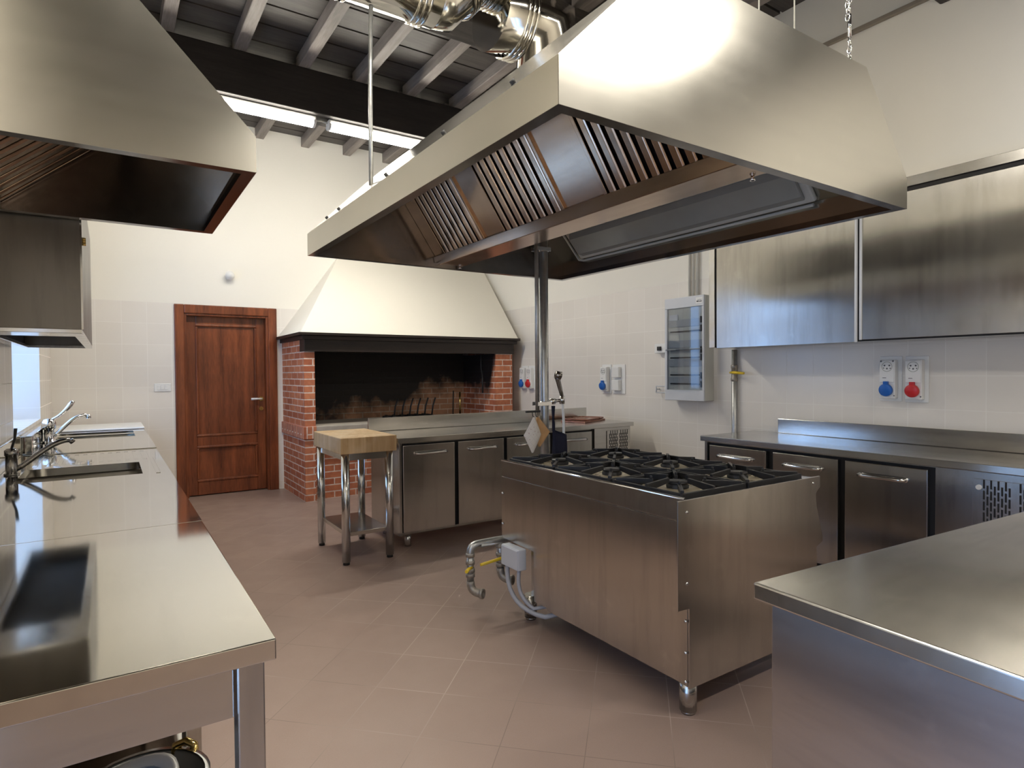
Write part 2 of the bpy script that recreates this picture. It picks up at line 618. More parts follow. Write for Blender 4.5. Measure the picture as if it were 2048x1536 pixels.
# wooden door
struct(MB().box(DX0 - .1, DX1 + .1, YF + .31, YF + .36, -.05, DZ + .1).build('door_light_block', PAINT))  # unseen slab added behind the door to block the daylight leak
d = struct(MB().box(DX0 - .07, DX0 + .03, YF - .02, YF + .12, 0, DZ + .07).box(DX1 - .03, DX1 + .07, YF - .02, YF + .12, 0, DZ + .07)
           .box(DX0 + .03, DX1 - .03, YF - .02, YF + .12, DZ - .03, DZ + .07).build('door_1', DOORW, bevel=.008))
MB().box(DX0 + .025, DX0 + .055, YF + .0, YF + .14, 0, DZ - .03).box(DX1 - .055, DX1 - .025, YF + .0, YF + .14, 0, DZ - .03)\
    .box(DX0 + .055, DX1 - .055, YF + .0, YF + .14, DZ - .055, DZ - .025).build('door_stop', DOORW, d, bevel=.006)
lx0, lx1, ly = DX0 + .055, DX1 - .055, YF + .085
lf = MB()
st = .10
lf.box(lx0, lx0 + st, ly, ly + .045, .01, DZ - .05).box(lx1 - st, lx1, ly, ly + .045, .01, DZ - .05)
for z0, z1 in ((.01, .17), (.58, .70), (DZ - .15, DZ - .05)):
    lf.box(lx0 + st, lx1 - st, ly, ly + .045, z0, z1)
leaf = lf.build('door_leaf', DOORW, d, bevel=.006)
for z0, z1 in ((.17, .58), (.70, DZ - .15)):
    MB().box(lx0 + st, lx1 - st, ly + .022, ly + .036, z0, z1).build('door_panel', DOORW, leaf)
    pm = MB()
    for a, b, c, e in ((lx0 + st - .008, lx1 - st + .008, z0 - .008, z0 + .022), (lx0 + st - .008, lx1 - st + .008, z1 - .022, z1 + .008), (lx0 + st - .008, lx0 + st + .022, z0 + .022, z1 - .022), (lx1 - st - .022, lx1 - st + .008, z0 + .022, z1 - .022)):
        pm.box(a, b, ly - .009, ly + .024, c, e)
    pm.build('panel_moulding', DOORW, leaf, bevel=.010, seg=3)
hz = 1.12
MB().cyl((lx1 - .05, ly, hz), (lx1 - .05, ly - .012, hz), .028).cyl((lx1 - .05, ly, hz), (lx1 - .05, ly - .05, hz), .011)\
    .build('handle_rose', BRASS, leaf)
MB().tube([(lx1 - .045, ly - .05, hz), (lx1 - .10, ly - .052, hz + .003), (lx1 - .17, ly - .048, hz)], [.011, .011, .015], 12).build('lever_handle', WPLAS, leaf)
MB().cyl((lx1 - .05, ly, hz - .12), (lx1 - .05, ly - .012, hz - .12), .024).build('lock_escutcheon', BRASS, leaf)

# ------------------------------------------------------------------ fireplace
FY = 6.83
FX0, FX1 = 1.78, 4.53
fp = thing('fireplace', 'big walk-up red brick fireplace with dark mantel and white plastered hood', 'fireplace', (3.15, FY, 0))
for x0, x1, ox in ((FX0, 1.895, .022), (4.27, FX1, 0)):
    MB().box(x0, x1, FY, YF, 0, .765).box(x0, x1, FY, YF, .835, 1.668).build('brick_pier', BRICK, fp)
MB().box(FX0 - .022, 1.905, FY - .022, YF, .70, .835).build('soldier_course', BRICKS, fp, bevel=.004)
MB().box(4.26, FX1 + .02, FY - .022, YF, .70, .835).build('soldier_course', BRICKS, fp, bevel=.004)
MB().box(1.895, 4.27, FY + .08, YF, 0, .765).build('base_wall', BRICK, fp)
MB().box(1.90, 4.265, FY - .03, YF, .765, .835).build('hearth_slab', STONE, fp, bevel=.006)
MB().box(1.896, 4.269, 7.70, 7.829, .835, 2.0).build('firebox_back', SOOT, fp)
build_each(MB().box(1.8955, 1.90, FY + .004, 7.70, .836, 1.668).box(4.262, 4.2695, FY + .004, 7.70, .836, 1.668), 'firebox_side', SOOTS, fp)
MB().box(FX0 - .002, FX1 + .01, FY - .03, FY + .17, 1.668, 1.835).build('mantel_beam', MANTW, fp, bevel=.004)
build_each(MB().box(FX0 - .002, FX0 + .1, FY + .17, YF, 1.668, 1.80).box(4.42, FX1 + .01, FY + .17, YF, 1.668, 1.80), 'side_lintel', BRICK, fp)
MB().prism([(FX0 - .075, FY - .10), (FX1 + .07, FY - .10), (FX1 + .07, YF), (FX0 - .075, YF)], 'z', 1.845, 1.876)\
    .prism([(FX0 - .03, FY - .06), (FX1 + .04, FY - .06), (FX1 + .04, YF), (FX0 - .03, YF)], 'z', 1.80, 1.845).build('mantel_shelf', MANTW, fp, bevel=.004)
b0 = [(FX0 - .05, FY - .07, 1.876), (FX1 + .05, FY - .07, 1.876), (FX1 + .05, YF, 1.876), (FX0 - .05, YF, 1.876)]
t0 = [(2.50, YF - .02, 2.96), (4.66, YF - .02, 2.96), (4.66, YF, 2.96), (2.50, YF, 2.96)]
ch = MB()
for i in range(4):
    j = (i + 1) % 4
    ch.face(b0[i], b0[j], t0[j], t0[i])
ch.face(*b0[::-1]).face(*t0)
ch.build('plaster_hood', PAINT, fp, bevel=.01, seg=3)

# things inside the fireplace
fg = thing('fire_grate', 'black iron fire grate with upright prongs in the fireplace', 'fire grate', (3.0, 7.35, .836))
g = MB()
for k in range(6):
    x = 2.98 + k * .105
    g.cyl((x, 7.2, .87), (x, 7.5, .87), .012, 8).tube([(x, 7.2, .87), (x + .01, 7.18, 1.0), (x + .045, 7.18, 1.10)], .011, 8)
g.cyl((2.93, 7.24, .86), (3.55, 7.24, .86), .012, 8).cyl((2.93, 7.46, .86), (3.55, 7.46, .86), .012, 8)
for x in (2.96, 3.52):
    for yy in (7.24, 7.46):
        g.cyl((x, yy, .836), (x, yy, .865), .012, 8)
g.build('grate_bars', IRON, fg)
fk = thing('poker_stand', 'black poker stand with brass stem at right of hearth', 'fire tools', (3.98, 7.3, .836))
MB().cyl((3.98, 7.3, .836), (3.98, 7.3, .85), .07).build('stand_base', IRON, fk)
MB().tube([(3.98, 7.3, .85), (3.98, 7.3, 1.16)], .012, 8).build('stem', BRASS, fk)
MB().tube([(3.86, 7.28, .85), (3.87, 7.28, 1.18)], .009, 8).cyl((3.86, 7.28, .836), (3.86, 7.28, .853), .03).box(3.86, 3.98, 7.275, 7.285, .838, .848).build('poker', IRON, fk)
tag(MB().tube([(4.11, 6.95, 1.70), (4.11, 6.95, 1.50), (4.13, 6.95, 1.28)], .006, 8).tube([(4.13, 6.95, 1.45), (4.135, 6.95, 1.15)], .012, 8)
    .tube([(4.11, 6.95, 1.69), (4.265, 6.95, 1.69)], .006, 8).build('hanging_spit_rod', IRON),
    'thin black iron rod hanging inside the right brick pier', 'rod')

# ------------------------------------------------------------------ ceiling tube lamps
def tube_lamp(x0, x1, label):
    y, z = 5.90, 3.795
    L = thing('tube_light', label, 'ceiling light', ((x0 + x1) / 2, y, z), group='lit tube lights on the main beam')
    MB().prism([(y - .055, z + .03), (y - .055, z + .07), (y + .055, z + .07), (y + .055, z + .03)], 'x', x0, x1).build('housing', WPLAS, L, bevel=.008)
    pts = [(y + math.cos(a) * .062, z + .03 + math.sin(a) * .05) for a in [PI + i * PI / 8 for i in range(9)]]
    MB().prism(pts, 'x', x0 + .02, x1 - .02).build('diffuser', TUBE, L)
    m = MB()
    for xe in (x0, x1 - .025):
        m.prism([(y + (p[0] - y) * 1.06, z + .03 + (p[1] - z - .03) * 1.06) for p in pts], 'x', xe, xe + .025)
    build_each(m, 'end_cap', WPLAS, L, bevel=.004)
    for xm in (x0 + .25, x1 - .25):
        MB().box(xm - .02, xm + .02, y - .02, y + .02, z + .069, 3.871).build('bracket', WPLAS, L)
    return L
tube_lamp(.42, 1.67, 'lit white tube light at the left end under the dark main beam')
tube_lamp(1.79, 3.04, 'lit white tube light nearer the island hood under the dark beam')
tag(MB().tube([(1.67, 5.90, 3.84), (1.73, 5.90, 3.85), (1.79, 5.90, 3.84)], .009, 8).build('lamp_cable', WPLAS),
    'short white cable joining the two ceiling tube lights', 'cable')

# ------------------------------------------------------------------ extractor hoods
def slat_filter(p_lo, p_hi, y0, y1, n, parent, nrm):
    """baffle filter on the slope p_lo -> p_hi (x,z), from y0 to y1"""
    lo, hi = Vector((p_lo[0], 0, p_lo[1])), Vector((p_hi[0], 0, p_hi[1]))
    dz = (hi - lo)
    L = dz.length
    dz.normalize()
    nn = Vector((nrm[0], 0, nrm[1])).normalized()
    M = Matrix((( dz.x, 0, nn.x, lo.x), (0, 1, 0, 0), (dz.z, 0, nn.z, lo.z), (0, 0, 0, 1)))
    m = MB()
    m.box(0, L, y0, y0 + .02, -.005, .02, M).box(0, L, y1 - .02, y1, -.005, .02, M)
    m.box(0, .025, y0 + .02, y1 - .02, -.005, .016, M).box(L - .025, L, y0 + .02, y1 - .02, -.005, .016, M)
    w = (y1 - y0 - .04) / n
    for k in range(n):
        a = y0 + .02 + k * w
        m.prism([(a + w * .14, .0), (a + w * .14, .014), (a + w * .26, .02), (a + w * .70, .02), (a + w * .82, .014), (a + w * .82, .0)], 'x', .03, L - .03, M)
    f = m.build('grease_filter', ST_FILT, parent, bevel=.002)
    MB().box(.01, L - .01, y0 + .01, y1 - .01, -.03, -.02, M).build('filter_back', GAP, f)
    return f


def hood_shell(outline, y0, y1, parent, lip):
    """gable ends, slopes and rims as sheet metal, open below; outline in (x,z) from lower left round to lower right"""
    m = MB()
    m.face(*[(x, y0, z) for x, z in outline])
    m.build('near_gable', ST_HOOD, parent, solid=.003)
    m = MB()
    m.face(*[(x, y1, z) for x, z in outline])
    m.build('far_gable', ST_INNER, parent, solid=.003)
    n = len(outline)
    m = MB()
    for i in range(n - 1):
        (a, b), (c, e) = outline[i], outline[i + 1]
        m.face((a, y0, b), (a, y1, b), (c, y1, e), (c, y0, e))
    bmesh.ops.remove_doubles(m.bm, verts=m.bm.verts[:], dist=1e-4)
    m.build('canopy_skin', ST_HOODY, parent, solid=.003)
    xl, xr, z = outline[0][0], outline[-1][0], outline[0][1]
    m = MB()
    m.box(xl + .002, xr - .002, y0 + .002, y0 + lip, z, z + .004).box(xl + .002, xr - .002, y1 - lip, y1 - .002, z, z + .004)
    m.box(xr - lip, xr - .002, y0 + lip, y1 - lip, z, z + .004)
    m.box(xl + .002, xl + lip, y0 + lip, y1 - lip, z, z + .004)
    m.box(xr - lip - .003, xr - lip, y0 + lip, y1 - lip, z, z + .03).box(xl + lip, xl + lip + .003, y0 + lip, y1 - lip, z, z + .03)
    m.box(xl + lip, xr - lip, y1 - lip - .003, y1 - lip, z, z + .03).box(xl + lip, xr - lip, y0 + lip, y0 + lip + .003, z, z + .03)
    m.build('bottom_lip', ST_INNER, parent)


HX0, HX1, HY0, HY1, HZ = 1.03, 3.03, 1.315, 3.83, 2.15
ih = thing('island_hood', 'large stainless steel island extractor hood hanging over the gas range', 'extractor hood', (2.03, 2.57, HZ))
hood_shell([(HX0, HZ), (HX0, 2.285), (1.44, 2.69), (2.665, 2.69), (HX1, 2.285), (HX1, HZ)], HY0, HY1, ih, .04)
gx, gz = 1.93, 2.20
for y0, y1, n in ((3.14, 3.68, 8), (2.37, 2.93, 8), (1.46, 2.08, 9)):
    slat_filter((gx, gz), (1.61, 2.675), y0, y1, n, ih, (-.49, -.33))
m = MB()
ux, uz = (1.61 - gx), (2.675 - gz)
for y0, y1 in ((3.68, HY1 - .005), (2.93, 3.14), (2.08, 2.37), (HY0 + .005, 1.46)):
    m.face((gx - .006, y0, gz), (gx - .006, y1, gz), (1.604, y1, 2.675), (1.604, y0, 2.675))
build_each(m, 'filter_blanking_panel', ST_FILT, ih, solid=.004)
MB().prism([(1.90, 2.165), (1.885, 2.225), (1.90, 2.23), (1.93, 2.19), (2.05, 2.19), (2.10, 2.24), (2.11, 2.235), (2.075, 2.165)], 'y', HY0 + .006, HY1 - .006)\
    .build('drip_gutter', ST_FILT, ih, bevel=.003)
for yy, xx in ((1.44, 2.07), (3.76, 2.06)):
    MB().cyl((xx, yy, 2.166), (xx, yy, 2.150), .007, 12).cyl((xx, yy, 2.156), (xx, yy, 2.150), .011, 12).build('drain_tap', CHROME, ih)
# second filter bank (facing the other way)
for y0, y1, n in ((3.14, 3.68, 8), (2.37, 2.93, 8), (1.46, 2.08, 9)):
    slat_filter((2.09, gz + .02), (2.40, 2.675), y0, y1, n, ih, (.45, -.31))
m = MB()
for y0, y1 in ((3.68, HY1 - .005), (2.93, 3.14), (2.08, 2.37), (HY0 + .005, 1.46)):
    m.face((2.095, y0, gz + .02), (2.095, y1, gz + .02), (2.405, y1, 2.675), (2.405, y0, 2.675))
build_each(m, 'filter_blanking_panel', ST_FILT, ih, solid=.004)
# lamp on the inner right slope
sl = Vector((3.03 - 2.665, 0, 2.285 - 2.69)).normalized()
nn = Vector((-.742, 0, -.67))
M = Matrix(((sl.x, 0, nn.x, 2.665), (0, 1, 0, 0), (sl.z, 0, nn.z, 2.69), (0, 0, 0, 1)))
lp = MB().box(.28, .53, 1.72, 3.56, .003, .035, M).build('hood_lamp', GPLAS, ih, bevel=.012)
MB().prism([(.30, .035), (.34, .062), (.47, .062), (.51, .035)], 'y', 1.76, 3.52, Matrix(((M[0][0], 0, M[0][2], M[0][3]), (0, 1, 0, 0), (M[2][0], 0, M[2][2], M[2][3]), (0, 0, 0, 1))))\
    .build('lamp_cover', OFFTUBE, lp, bevel=.01)
P = lambda a, yy, h: tuple(M @ Vector((a, yy, h)))
MB().tube([P(.545, 1.74, .03), P(.545, 3.54, .03), P(.53, 3.585, .03), P(.29, 3.585, .03), P(.27, 3.55, .03)], .009, 8).build('lamp_cable', GPLAS, lp)
m = MB()
for yy in (2.0, 2.5, 2.62, 3.1):
    m.box(.265, .30, yy - .012, yy + .012, .03, .045, M)
build_each(m, 'lamp_clip', BLACKM, lp)
m = MB()
for yy in (1.58, 2.05, 2.62, 3.3, 3.52):
    m.cyl((1.063, yy, 2.316), (1.052, yy, 2.327), .009, 10)
build_each(m, 'rivet', GAP, ih)

LX0, LX1, LY0, LY1 = XL + .003, .452, 2.35, 3.49
lh = thing('wall_hood', 'stainless steel wall extractor hood above the left steel worktop', 'extractor hood', (LX0, 2.92, HZ))
hood_shell([(LX0, HZ), (LX0, 2.69), (.062, 2.69), (LX1, 2.28), (LX1, HZ)], LY0, LY1, lh, .04)
slat_filter((-.44, 2.175), (.06, 2.60), LY0 + .01, LY1 - .01, 12, lh, (.66, -.75))
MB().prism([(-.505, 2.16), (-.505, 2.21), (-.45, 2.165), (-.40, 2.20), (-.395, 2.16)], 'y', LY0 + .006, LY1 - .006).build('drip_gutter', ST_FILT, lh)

# ------------------------------------------------------------------ exhaust duct
du = thing('exhaust_duct', 'shiny round steel exhaust duct running to the island hood top', 'duct', (2.25, 3.0, 2.70))
ay = 3.0
def pipe_run(pts, r, name):
    MB().tube(pts, r, 28).build(name, DUCT, du)
pipe_run([(XL + .004, ay, 3.45), (1.50, ay, 3.45)], .15, 'duct_pipe')
pipe_run([(1.47, ay, 3.45), (1.55, ay, 3.45), (1.74, ay, 3.67), (1.80, ay, 3.67), (1.92, ay, 3.67)], .147, 'duct_elbow')
pipe_run([(1.86, ay, 3.50), (2.25, ay, 3.50), (2.25, ay, 2.70)], .215, 'duct_bend')
def ring(x, z, r, d=(1, 0, 0)):
    m = MB()
    a = Vector(d)
    c = Vector((x, ay, z))
    for s in (-.03, 0, .03):
        m.lathe(c + a * s, [(r - .004, -.009), (r + .007, -.006), (r + .009, 0), (r + .007, .006), (r - .004, .009)], 28, d)
    m.build('joint_ring', DUCT, du)
ring(.98, 3.45, .152); ring(1.40, 3.45, .152); ring(1.635, 3.548, .149, (.654, 0, .757)); ring(1.83, 3.67, .149); ring(2.02, 3.50, .217)
ring(2.25, 2.76, .217, (0, 0, 1))
tag(MB().tube([(1.13, 3.0, 2.385), (1.133, 3.0, 2.9), (1.14, 3.0, 3.299)], .011, 10).build('support_conduit', GALV),
    'thin grey vertical conduit from the duct down to the island hood slope', 'conduit')

# chain with turnbuckle + suspension wires
cn = thing('suspension_chain', 'bright steel chain with turnbuckle holding the hood corner', 'chain', (2.59, 1.345, 2.69))
def links(z0, z1, dx=0):
    m = MB()
    z, k = z0, 0
    while z < z1:
        pts = []
        for i in range(11):
            a = 2 * PI * i / 10
            u, v = math.cos(a) * .0085, math.sin(a) * .017
            pts.append((2.59 + dx + (u if k % 2 else 0), 1.345 + (0 if k % 2 else u), z + .014 + v))
        m.tube(pts, .0028, 6, caps=False)
        z += .026
        k += 1
    return m
links(2.69, 2.775).build('lower_links', CHROME, cn)
MB().tube([(2.59, 1.345, 2.77), (2.59, 1.345, 2.81)], .004, 8).tube([(2.59, 1.345, 2.805), (2.59, 1.345, 2.90)], .0075, 8)\
    .tube([(2.59, 1.345, 2.90), (2.59, 1.345, 2.95)], .004, 8).build('turnbuckle', CHROME, cn)
links(2.945, 4.28).build('upper_links', CHROME, cn)
links(2.87, 2.99, -.016).build('spare_links', CHROME, cn)
for x, yy, lab in ((2.52, 1.72, 'thin steel suspension wire rising from the hood top, left of two'), (2.64, 1.62, 'thin steel suspension wire rising from the hood top, right of two')):
    tag(MB().tube([(x, yy, 2.691), (x, yy, 3.88)], .0035, 6).build('suspension_wire', GPLAS), lab, 'wire', 'hood suspension wires')

# ------------------------------------------------------------------ left run: work table, two sink units
def counter_top(x0, x1, y0, y1, z, mat, parent, splash=None, lip=.042, holes=None):
    m = MB()
    if not holes:
        m.box(x0, x1, y0, y1, z - lip, z)
    else:
        xs, ys = sorted({x0, x1, *[h[0] for h in holes], *[h[1] for h in holes]}), sorted({y0, y1, *[h[2] for h in holes], *[h[3] for h in holes]})
        for a, b in zip(xs, xs[1:]):
            for c, e in zip(ys, ys[1:]):
                if any(h[0] <= a and b <= h[1] and h[2] <= c and e <= h[3] for h in holes):
                    continue
                m.box(a, b, c, e, z - lip, z)
        bmesh.ops.remove_doubles(m.bm, verts=m.bm.verts[:], dist=1e-5)
        dup = {}
        for f in m.bm.faces[:]:
            dup.setdefault(tuple(round(q, 4) for q in f.calc_center_median()), []).append(f)
        bmesh.ops.delete(m.bm, geom=[f for fs in dup.values() if len(fs) > 1 for f in fs], context='FACES_ONLY')
    o = m.build('worktop', mat, parent, bevel=0 if holes else .003, seg=3)
    if splash:
        MB().box(*splash).build('upstand', mat, parent, bevel=.004)
    return o

CT = .90
CX = .264
wt = thing('work_table', 'near stainless work table along left wall, pans stored below', 'work table', (-.1, 1.83, 0))
counter_top(XL + .004, CX, 1.245, 2.412, CT, ST_TOPY, wt, (XL + .004, XL + .02, 1.245, 2.412, CT, 1.045))
m = MB().box(XL + .06, .19, 1.275, 1.29, .752, .858).box(XL + .06, .19, 2.37, 2.385, .752, .858)
m.box(.205, .22, 1.31, 2.36, .752, .858)
build_each(m, 'apron_panel', ST_X, wt, bevel=.002)
for lx in (XL + .035, .195):
    for lyy in (1.262, 2.345):
        MB().box(lx, lx + .05, lyy, lyy + .05, .0, .858).build('leg', ST_Z, wt, bevel=.003)
MB().box(XL + .06, .20, 1.30, 2.36, .16, .19).build('undershelf', ST_TOPY, wt, bevel=.003)

s1 = thing('sink_unit', 'stainless sink unit with long basin and ribbed drainboard, before the window', 'sink unit', (-.1, 3.7, 0))
BX0, BX1, BY0, BY1 = -.40, .135, 3.74, 4.26
counter_top(XL + .004, CX, 2.408, 4.995, CT + .0006, ST_TOPY, s1, (XL + .004, XL + .02, 2.416, 4.995, CT, 1.045), holes=[(BX0, BX1, BY0, BY1)])
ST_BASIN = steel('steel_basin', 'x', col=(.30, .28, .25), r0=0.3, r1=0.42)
def basin(parent, x0, x1, y0, y1, depth):
    m = MB()
    r, k = .06, 6
    def loop(g, z):
        p = []
        for cx, cy, a0 in ((x1 - g - r, y1 - g - r, 0), (x0 + g + r, y1 - g - r, PI / 2), (x0 + g + r, y0 + g + r, PI), (x1 - g - r, y0 + g + r, 1.5 * PI)):
            p += [(cx + r * math.cos(a0 + i * PI / 2 / k), cy + r * math.sin(a0 + i * PI / 2 / k), z) for i in range(k + 1)]
        return p
    L = [loop(-.012, CT - .0425), loop(-.006, CT - .05), loop(0, CT - .06), loop(.01, CT - depth + .03), loop(.04, CT - depth)]
    vs = [m._v(q) for q in L]
    n = len(vs[0])
    for a, b in zip(vs, vs[1:]):
        for i in range(n):
            f = m.bm.faces.new([a[i], a[(i + 1) % n], b[(i + 1) % n], b[i]])
            f.smooth = True
    m.bm.faces.new(vs[-1])
    o = m.build('basin', ST_BASIN, parent)
    MB().cyl(((x0 + x1) / 2, (y0 + y1) / 2, CT - depth), ((x0 + x1) / 2, (y0 + y1) / 2, CT - depth + .005), .04).build('drain', CHROME, o)
    return o
basin(s1, BX0, BX1, BY0, BY1, .25)
m = MB()
for k in range(13):
    x = -.37 + k * .045
    m.prism([(4.32, CT - .001), (4.42, CT + .003), (4.82, CT + .003), (4.92, CT - .001)], 'x', x - .011, x + .011)
m.build('drainer_ribs', ST_TOPY, s1, bevel=.0015)
MB().box(.195, .215, 3.72, 4.85, CT, CT + .003).build('drip_edge', ST_TOPY, s1, bevel=.001)
for lx in (XL + .035, .195):
    for lyy in (2.44, 4.92):
        MB().box(lx, lx + .05, lyy, lyy + .05, .0, .858).build('leg', ST_Z, s1, bevel=.003)
MB().box(.207, .222, 2.50, 4.91, .56, .858).build('front_panel', ST_Y, s1, bevel=.002)

s2 = thing('sink_unit', 'far stainless sink unit with two slot-like basins near the tiled corner', 'sink unit', (-.1, 5.85, 0))
S2Y0, S2Y1 = 5.0, 6.86
counter_top(XL + .004, .268, S2Y0, S2Y1, CT, ST_TOPY, s2, (XL + .004, -.44, S2Y0 + .12, S2Y1, CT, 1.02), holes=[(-.38, .17, 6.12, 6.38), (-.38, .17, 6.48, 6.72)])
basin(s2, -.38, .17, 6.12, 6.38, .22)
basin(s2, -.38, .17, 6.48, 6.72, .22)
MB().box(XL + .03, .268, S2Y0, S2Y0 + .012, CT, CT + .006).build('raised_edge', ST_TOPY, s2, bevel=.002)
for lx in (XL + .035, .195):
    for lyy in (5.03, 6.78):
        MB().box(lx, lx + .05, lyy, lyy + .05, .0, .858).build('leg', ST_Z, s2, bevel=.003)
MB().box(.207, .222, 5.09, 6.77, .56, .858).build('front_panel', ST_Y, s2, bevel=.002)

bd = MB().box(XL + .03, .27, 6.88, 7.60, .90, .918)
tag(bd.build('cutting_board', WPLAS, bevel=.008, seg=3), 'big white cutting board lying beyond the far sink by the tiled wall', 'cutting board')
lg = thing('board_stand', 'low dark stand under the white board in the tiled corner', 'stand', (-.1, 7.24, 0))
for x in (XL + .05, .17):
    for yy in (6.92, 7.5):
        MB().box(x, x + .04, yy, yy + .04, 0, .868).build('leg', ST_Z, lg)
MB().box(XL + .04, .22, 6.90, 7.57, .868, .899).build('stand_top', ST_Y, lg)

# mixer taps
t1 = thing('mixer_tap', 'dark-looking mixer tap with thin rod lever beside the near basin', 'tap', (-.455, 4.02, CT))
bx, by = -.44, 4.10
MB().lathe((bx, by, CT), [(.0, 0), (.034, 0), (.034, .008), (.026, .012), (.026, .10), (.030, .105), (.030, .13), (.02, .14), (0, .14)], 20).build('tap_body', DKCHROME, t1)  # chrome darkened in its colour in place of dark reflections on this tap
MB().tube(bez((bx + .02, by + .005, CT + .03), (bx + .10, by + .02, CT + .08), (bx + .17, by + .03, CT + .17), (bx + .25, by + .04, CT + .165)), [.014] * 9 + [.013, .013], 12)\
    .cyl((bx + .25, by + .04, CT + .165), (bx + .262, by + .042, CT + .15), .014, 12).build('spout', DKCHROME, t1)
MB().tube([(bx, by, CT + .135), (bx + .015, by, CT + .19), (bx + .02, by, CT + .245)], [.006, .006, .008], 8).build('lever', BLACKM, t1)
t2 = thing('mixer_tap', 'bright chrome mixer tap with raised paddle lever at the far sink', 'tap', (-.36, 5.93, CT))
bx, by = -.405, 5.93
MB().lathe((bx, by, CT), [(.0, 0), (.042, 0), (.042, .01), (.032, .014), (.032, .10), (.044, .11), (.046, .155), (.035, .18), (0, .19)], 20).build('tap_body', CHROME, t2)
MB().tube(bez((bx + .03, by, CT + .05), (bx + .10, by + .02, CT + .11), (bx + .15, by + .03, CT + .215), (bx + .25, by + .05, CT + .20)), .015, 12)\
    .cyl((bx + .25, by + .05, CT + .205), (bx + .253, by + .05, CT + .175), .017, 12).build('spout', CHROME, t2)
MB().tube(bez((bx + .02, by, CT + .18), (bx + .06, by, CT + .20), (bx + .11, by + .01, CT + .24), (bx + .155, by + .02, CT + .32), 8), [.009, .009, .009, .010, .012, .014, .016, .018, .014], 12).build('lever', CHROME, t2)

# pans under the work table
po = thing('stock_pot', 'dark grey pot with light rim and brass handle under the left table', 'pot', (.05, 1.85, .19))
c = (.05, 1.85, .19)
MB().lathe(c, [(0, .0), (.14, 0), (.15, .01), (.155, .145), (.16, .151), (.156, .155), (.148, .148), (.142, .02), (0, .015)], 32).build('pot_body', plain('dark_pan', (.12, .12, .115), .35, .6), po)
MB().lathe(c, [(.155, .146), (.163, .15), (.163, .157), (.150, .157)], 32).build('pot_rim', POLISH, po)
MB().tube([(c[0] + .085, c[1] + .13, .33), (c[0] + .09, c[1] + .135, .35), (c[0] + .115, c[1] + .12, .362), (c[0] + .135, c[1] + .105, .352), (c[0] + .135, c[1] + .085, .33)], .011, 10).build('handle', BRASS, po)
si = thing('sieve', 'round wire mesh sieve with wide grey rim under the left table', 'sieve', (-.035, 1.70, .19))
R0 = Matrix.Translation((-.02, 1.72, .375)) @ Matrix.Rotation(math.radians(-22), 4, 'Y')
def tl(prof, n=32):
    m = MB().lathe((0, 0, 0), prof, n)
    bmesh.ops.transform(m.bm, matrix=R0, verts=m.bm.verts[:])
    return m
tl([(0, -.09), (.06, -.08), (.11, -.05), (.135, 0)]).build('mesh_bowl', MESHM, si)
tl([(.128, -.004), (.16, 0), (.162, .010), (.15, .014), (.128, .004)]).build('rim', plain('matt_aluminium', (.62, .62, .61), .45, .6), si)
MB().tube([(-.17, 1.72, .315), (-.20, 1.72, .30), (-.24, 1.72, .20)], .008, 8).build('handle', BLACKM, si)

# drainer cupboard on the left wall
dc = thing('wall_cupboard', 'open-bottomed brown-grey steel wall cupboard beside the left hood', 'wall cupboard', (-.31, 4.5, 1.62))
cy0, cy1, cx0, cx1, cz0, cz1 = 3.53, 5.46, XL + .003, -.108, 1.62, 2.42
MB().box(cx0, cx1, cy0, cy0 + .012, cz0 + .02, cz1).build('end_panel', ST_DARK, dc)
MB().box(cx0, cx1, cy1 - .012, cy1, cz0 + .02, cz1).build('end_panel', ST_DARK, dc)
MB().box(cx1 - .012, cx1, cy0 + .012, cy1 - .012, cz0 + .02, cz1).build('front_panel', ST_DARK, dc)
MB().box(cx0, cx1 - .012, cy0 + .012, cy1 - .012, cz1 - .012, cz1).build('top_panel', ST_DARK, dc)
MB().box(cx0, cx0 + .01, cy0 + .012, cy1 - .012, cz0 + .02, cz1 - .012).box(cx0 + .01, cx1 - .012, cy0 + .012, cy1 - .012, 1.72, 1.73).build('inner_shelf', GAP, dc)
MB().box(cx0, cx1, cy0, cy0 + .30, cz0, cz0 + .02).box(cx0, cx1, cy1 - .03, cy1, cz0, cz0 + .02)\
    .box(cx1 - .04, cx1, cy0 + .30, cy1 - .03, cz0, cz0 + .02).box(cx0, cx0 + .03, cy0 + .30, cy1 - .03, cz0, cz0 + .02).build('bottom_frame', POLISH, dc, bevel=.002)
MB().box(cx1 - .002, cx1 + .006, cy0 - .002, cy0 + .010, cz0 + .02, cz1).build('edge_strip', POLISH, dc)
m = MB()
for k in range(3):
    m.cyl((cx1, 3.62, 2.06 + k * .012), (cx1 + .02, 3.62, 2.06 + k * .012), .008, 8)
m.build('latch', BRASS, dc)

# ------------------------------------------------------------------ refrigerated counters
def bar_handle(p0, p1, out, parent, r=.012):
    p0, p1, o = Vector(p0), Vector(p1), Vector(out)
    d = (p1 - p0).normalized()
    MB().tube([p0, p0 + o * .75, p0 + o + d * .03, p1 + o - d * .03, p1 + o * .75, p1], r, 10).lathe(p0, [(.0, .0), (.016, 0), (.016, .004), (0, .004)], 12, out)\
        .lathe(p1, [(.0, 0), (.016, 0), (.016, .004), (0, .004)], 12, out).build('handle', POLISH, parent)

def slots(fn, u0, u1, z0, z1, nu, nz):
    """staggered upright slots; fn(u0,u1,z0,z1) adds one"""
    du, dz = (u1 - u0) / nu, (z1 - z0) / nz
    for i in range(nu):
        for j in range(nz):
            zz = z0 + j * dz + (dz * .5 if i % 2 else 0)
            fn(u0 + i * du + du * .24, u0 + i * du + du * .76, zz + dz * .10, zz + dz * .90)

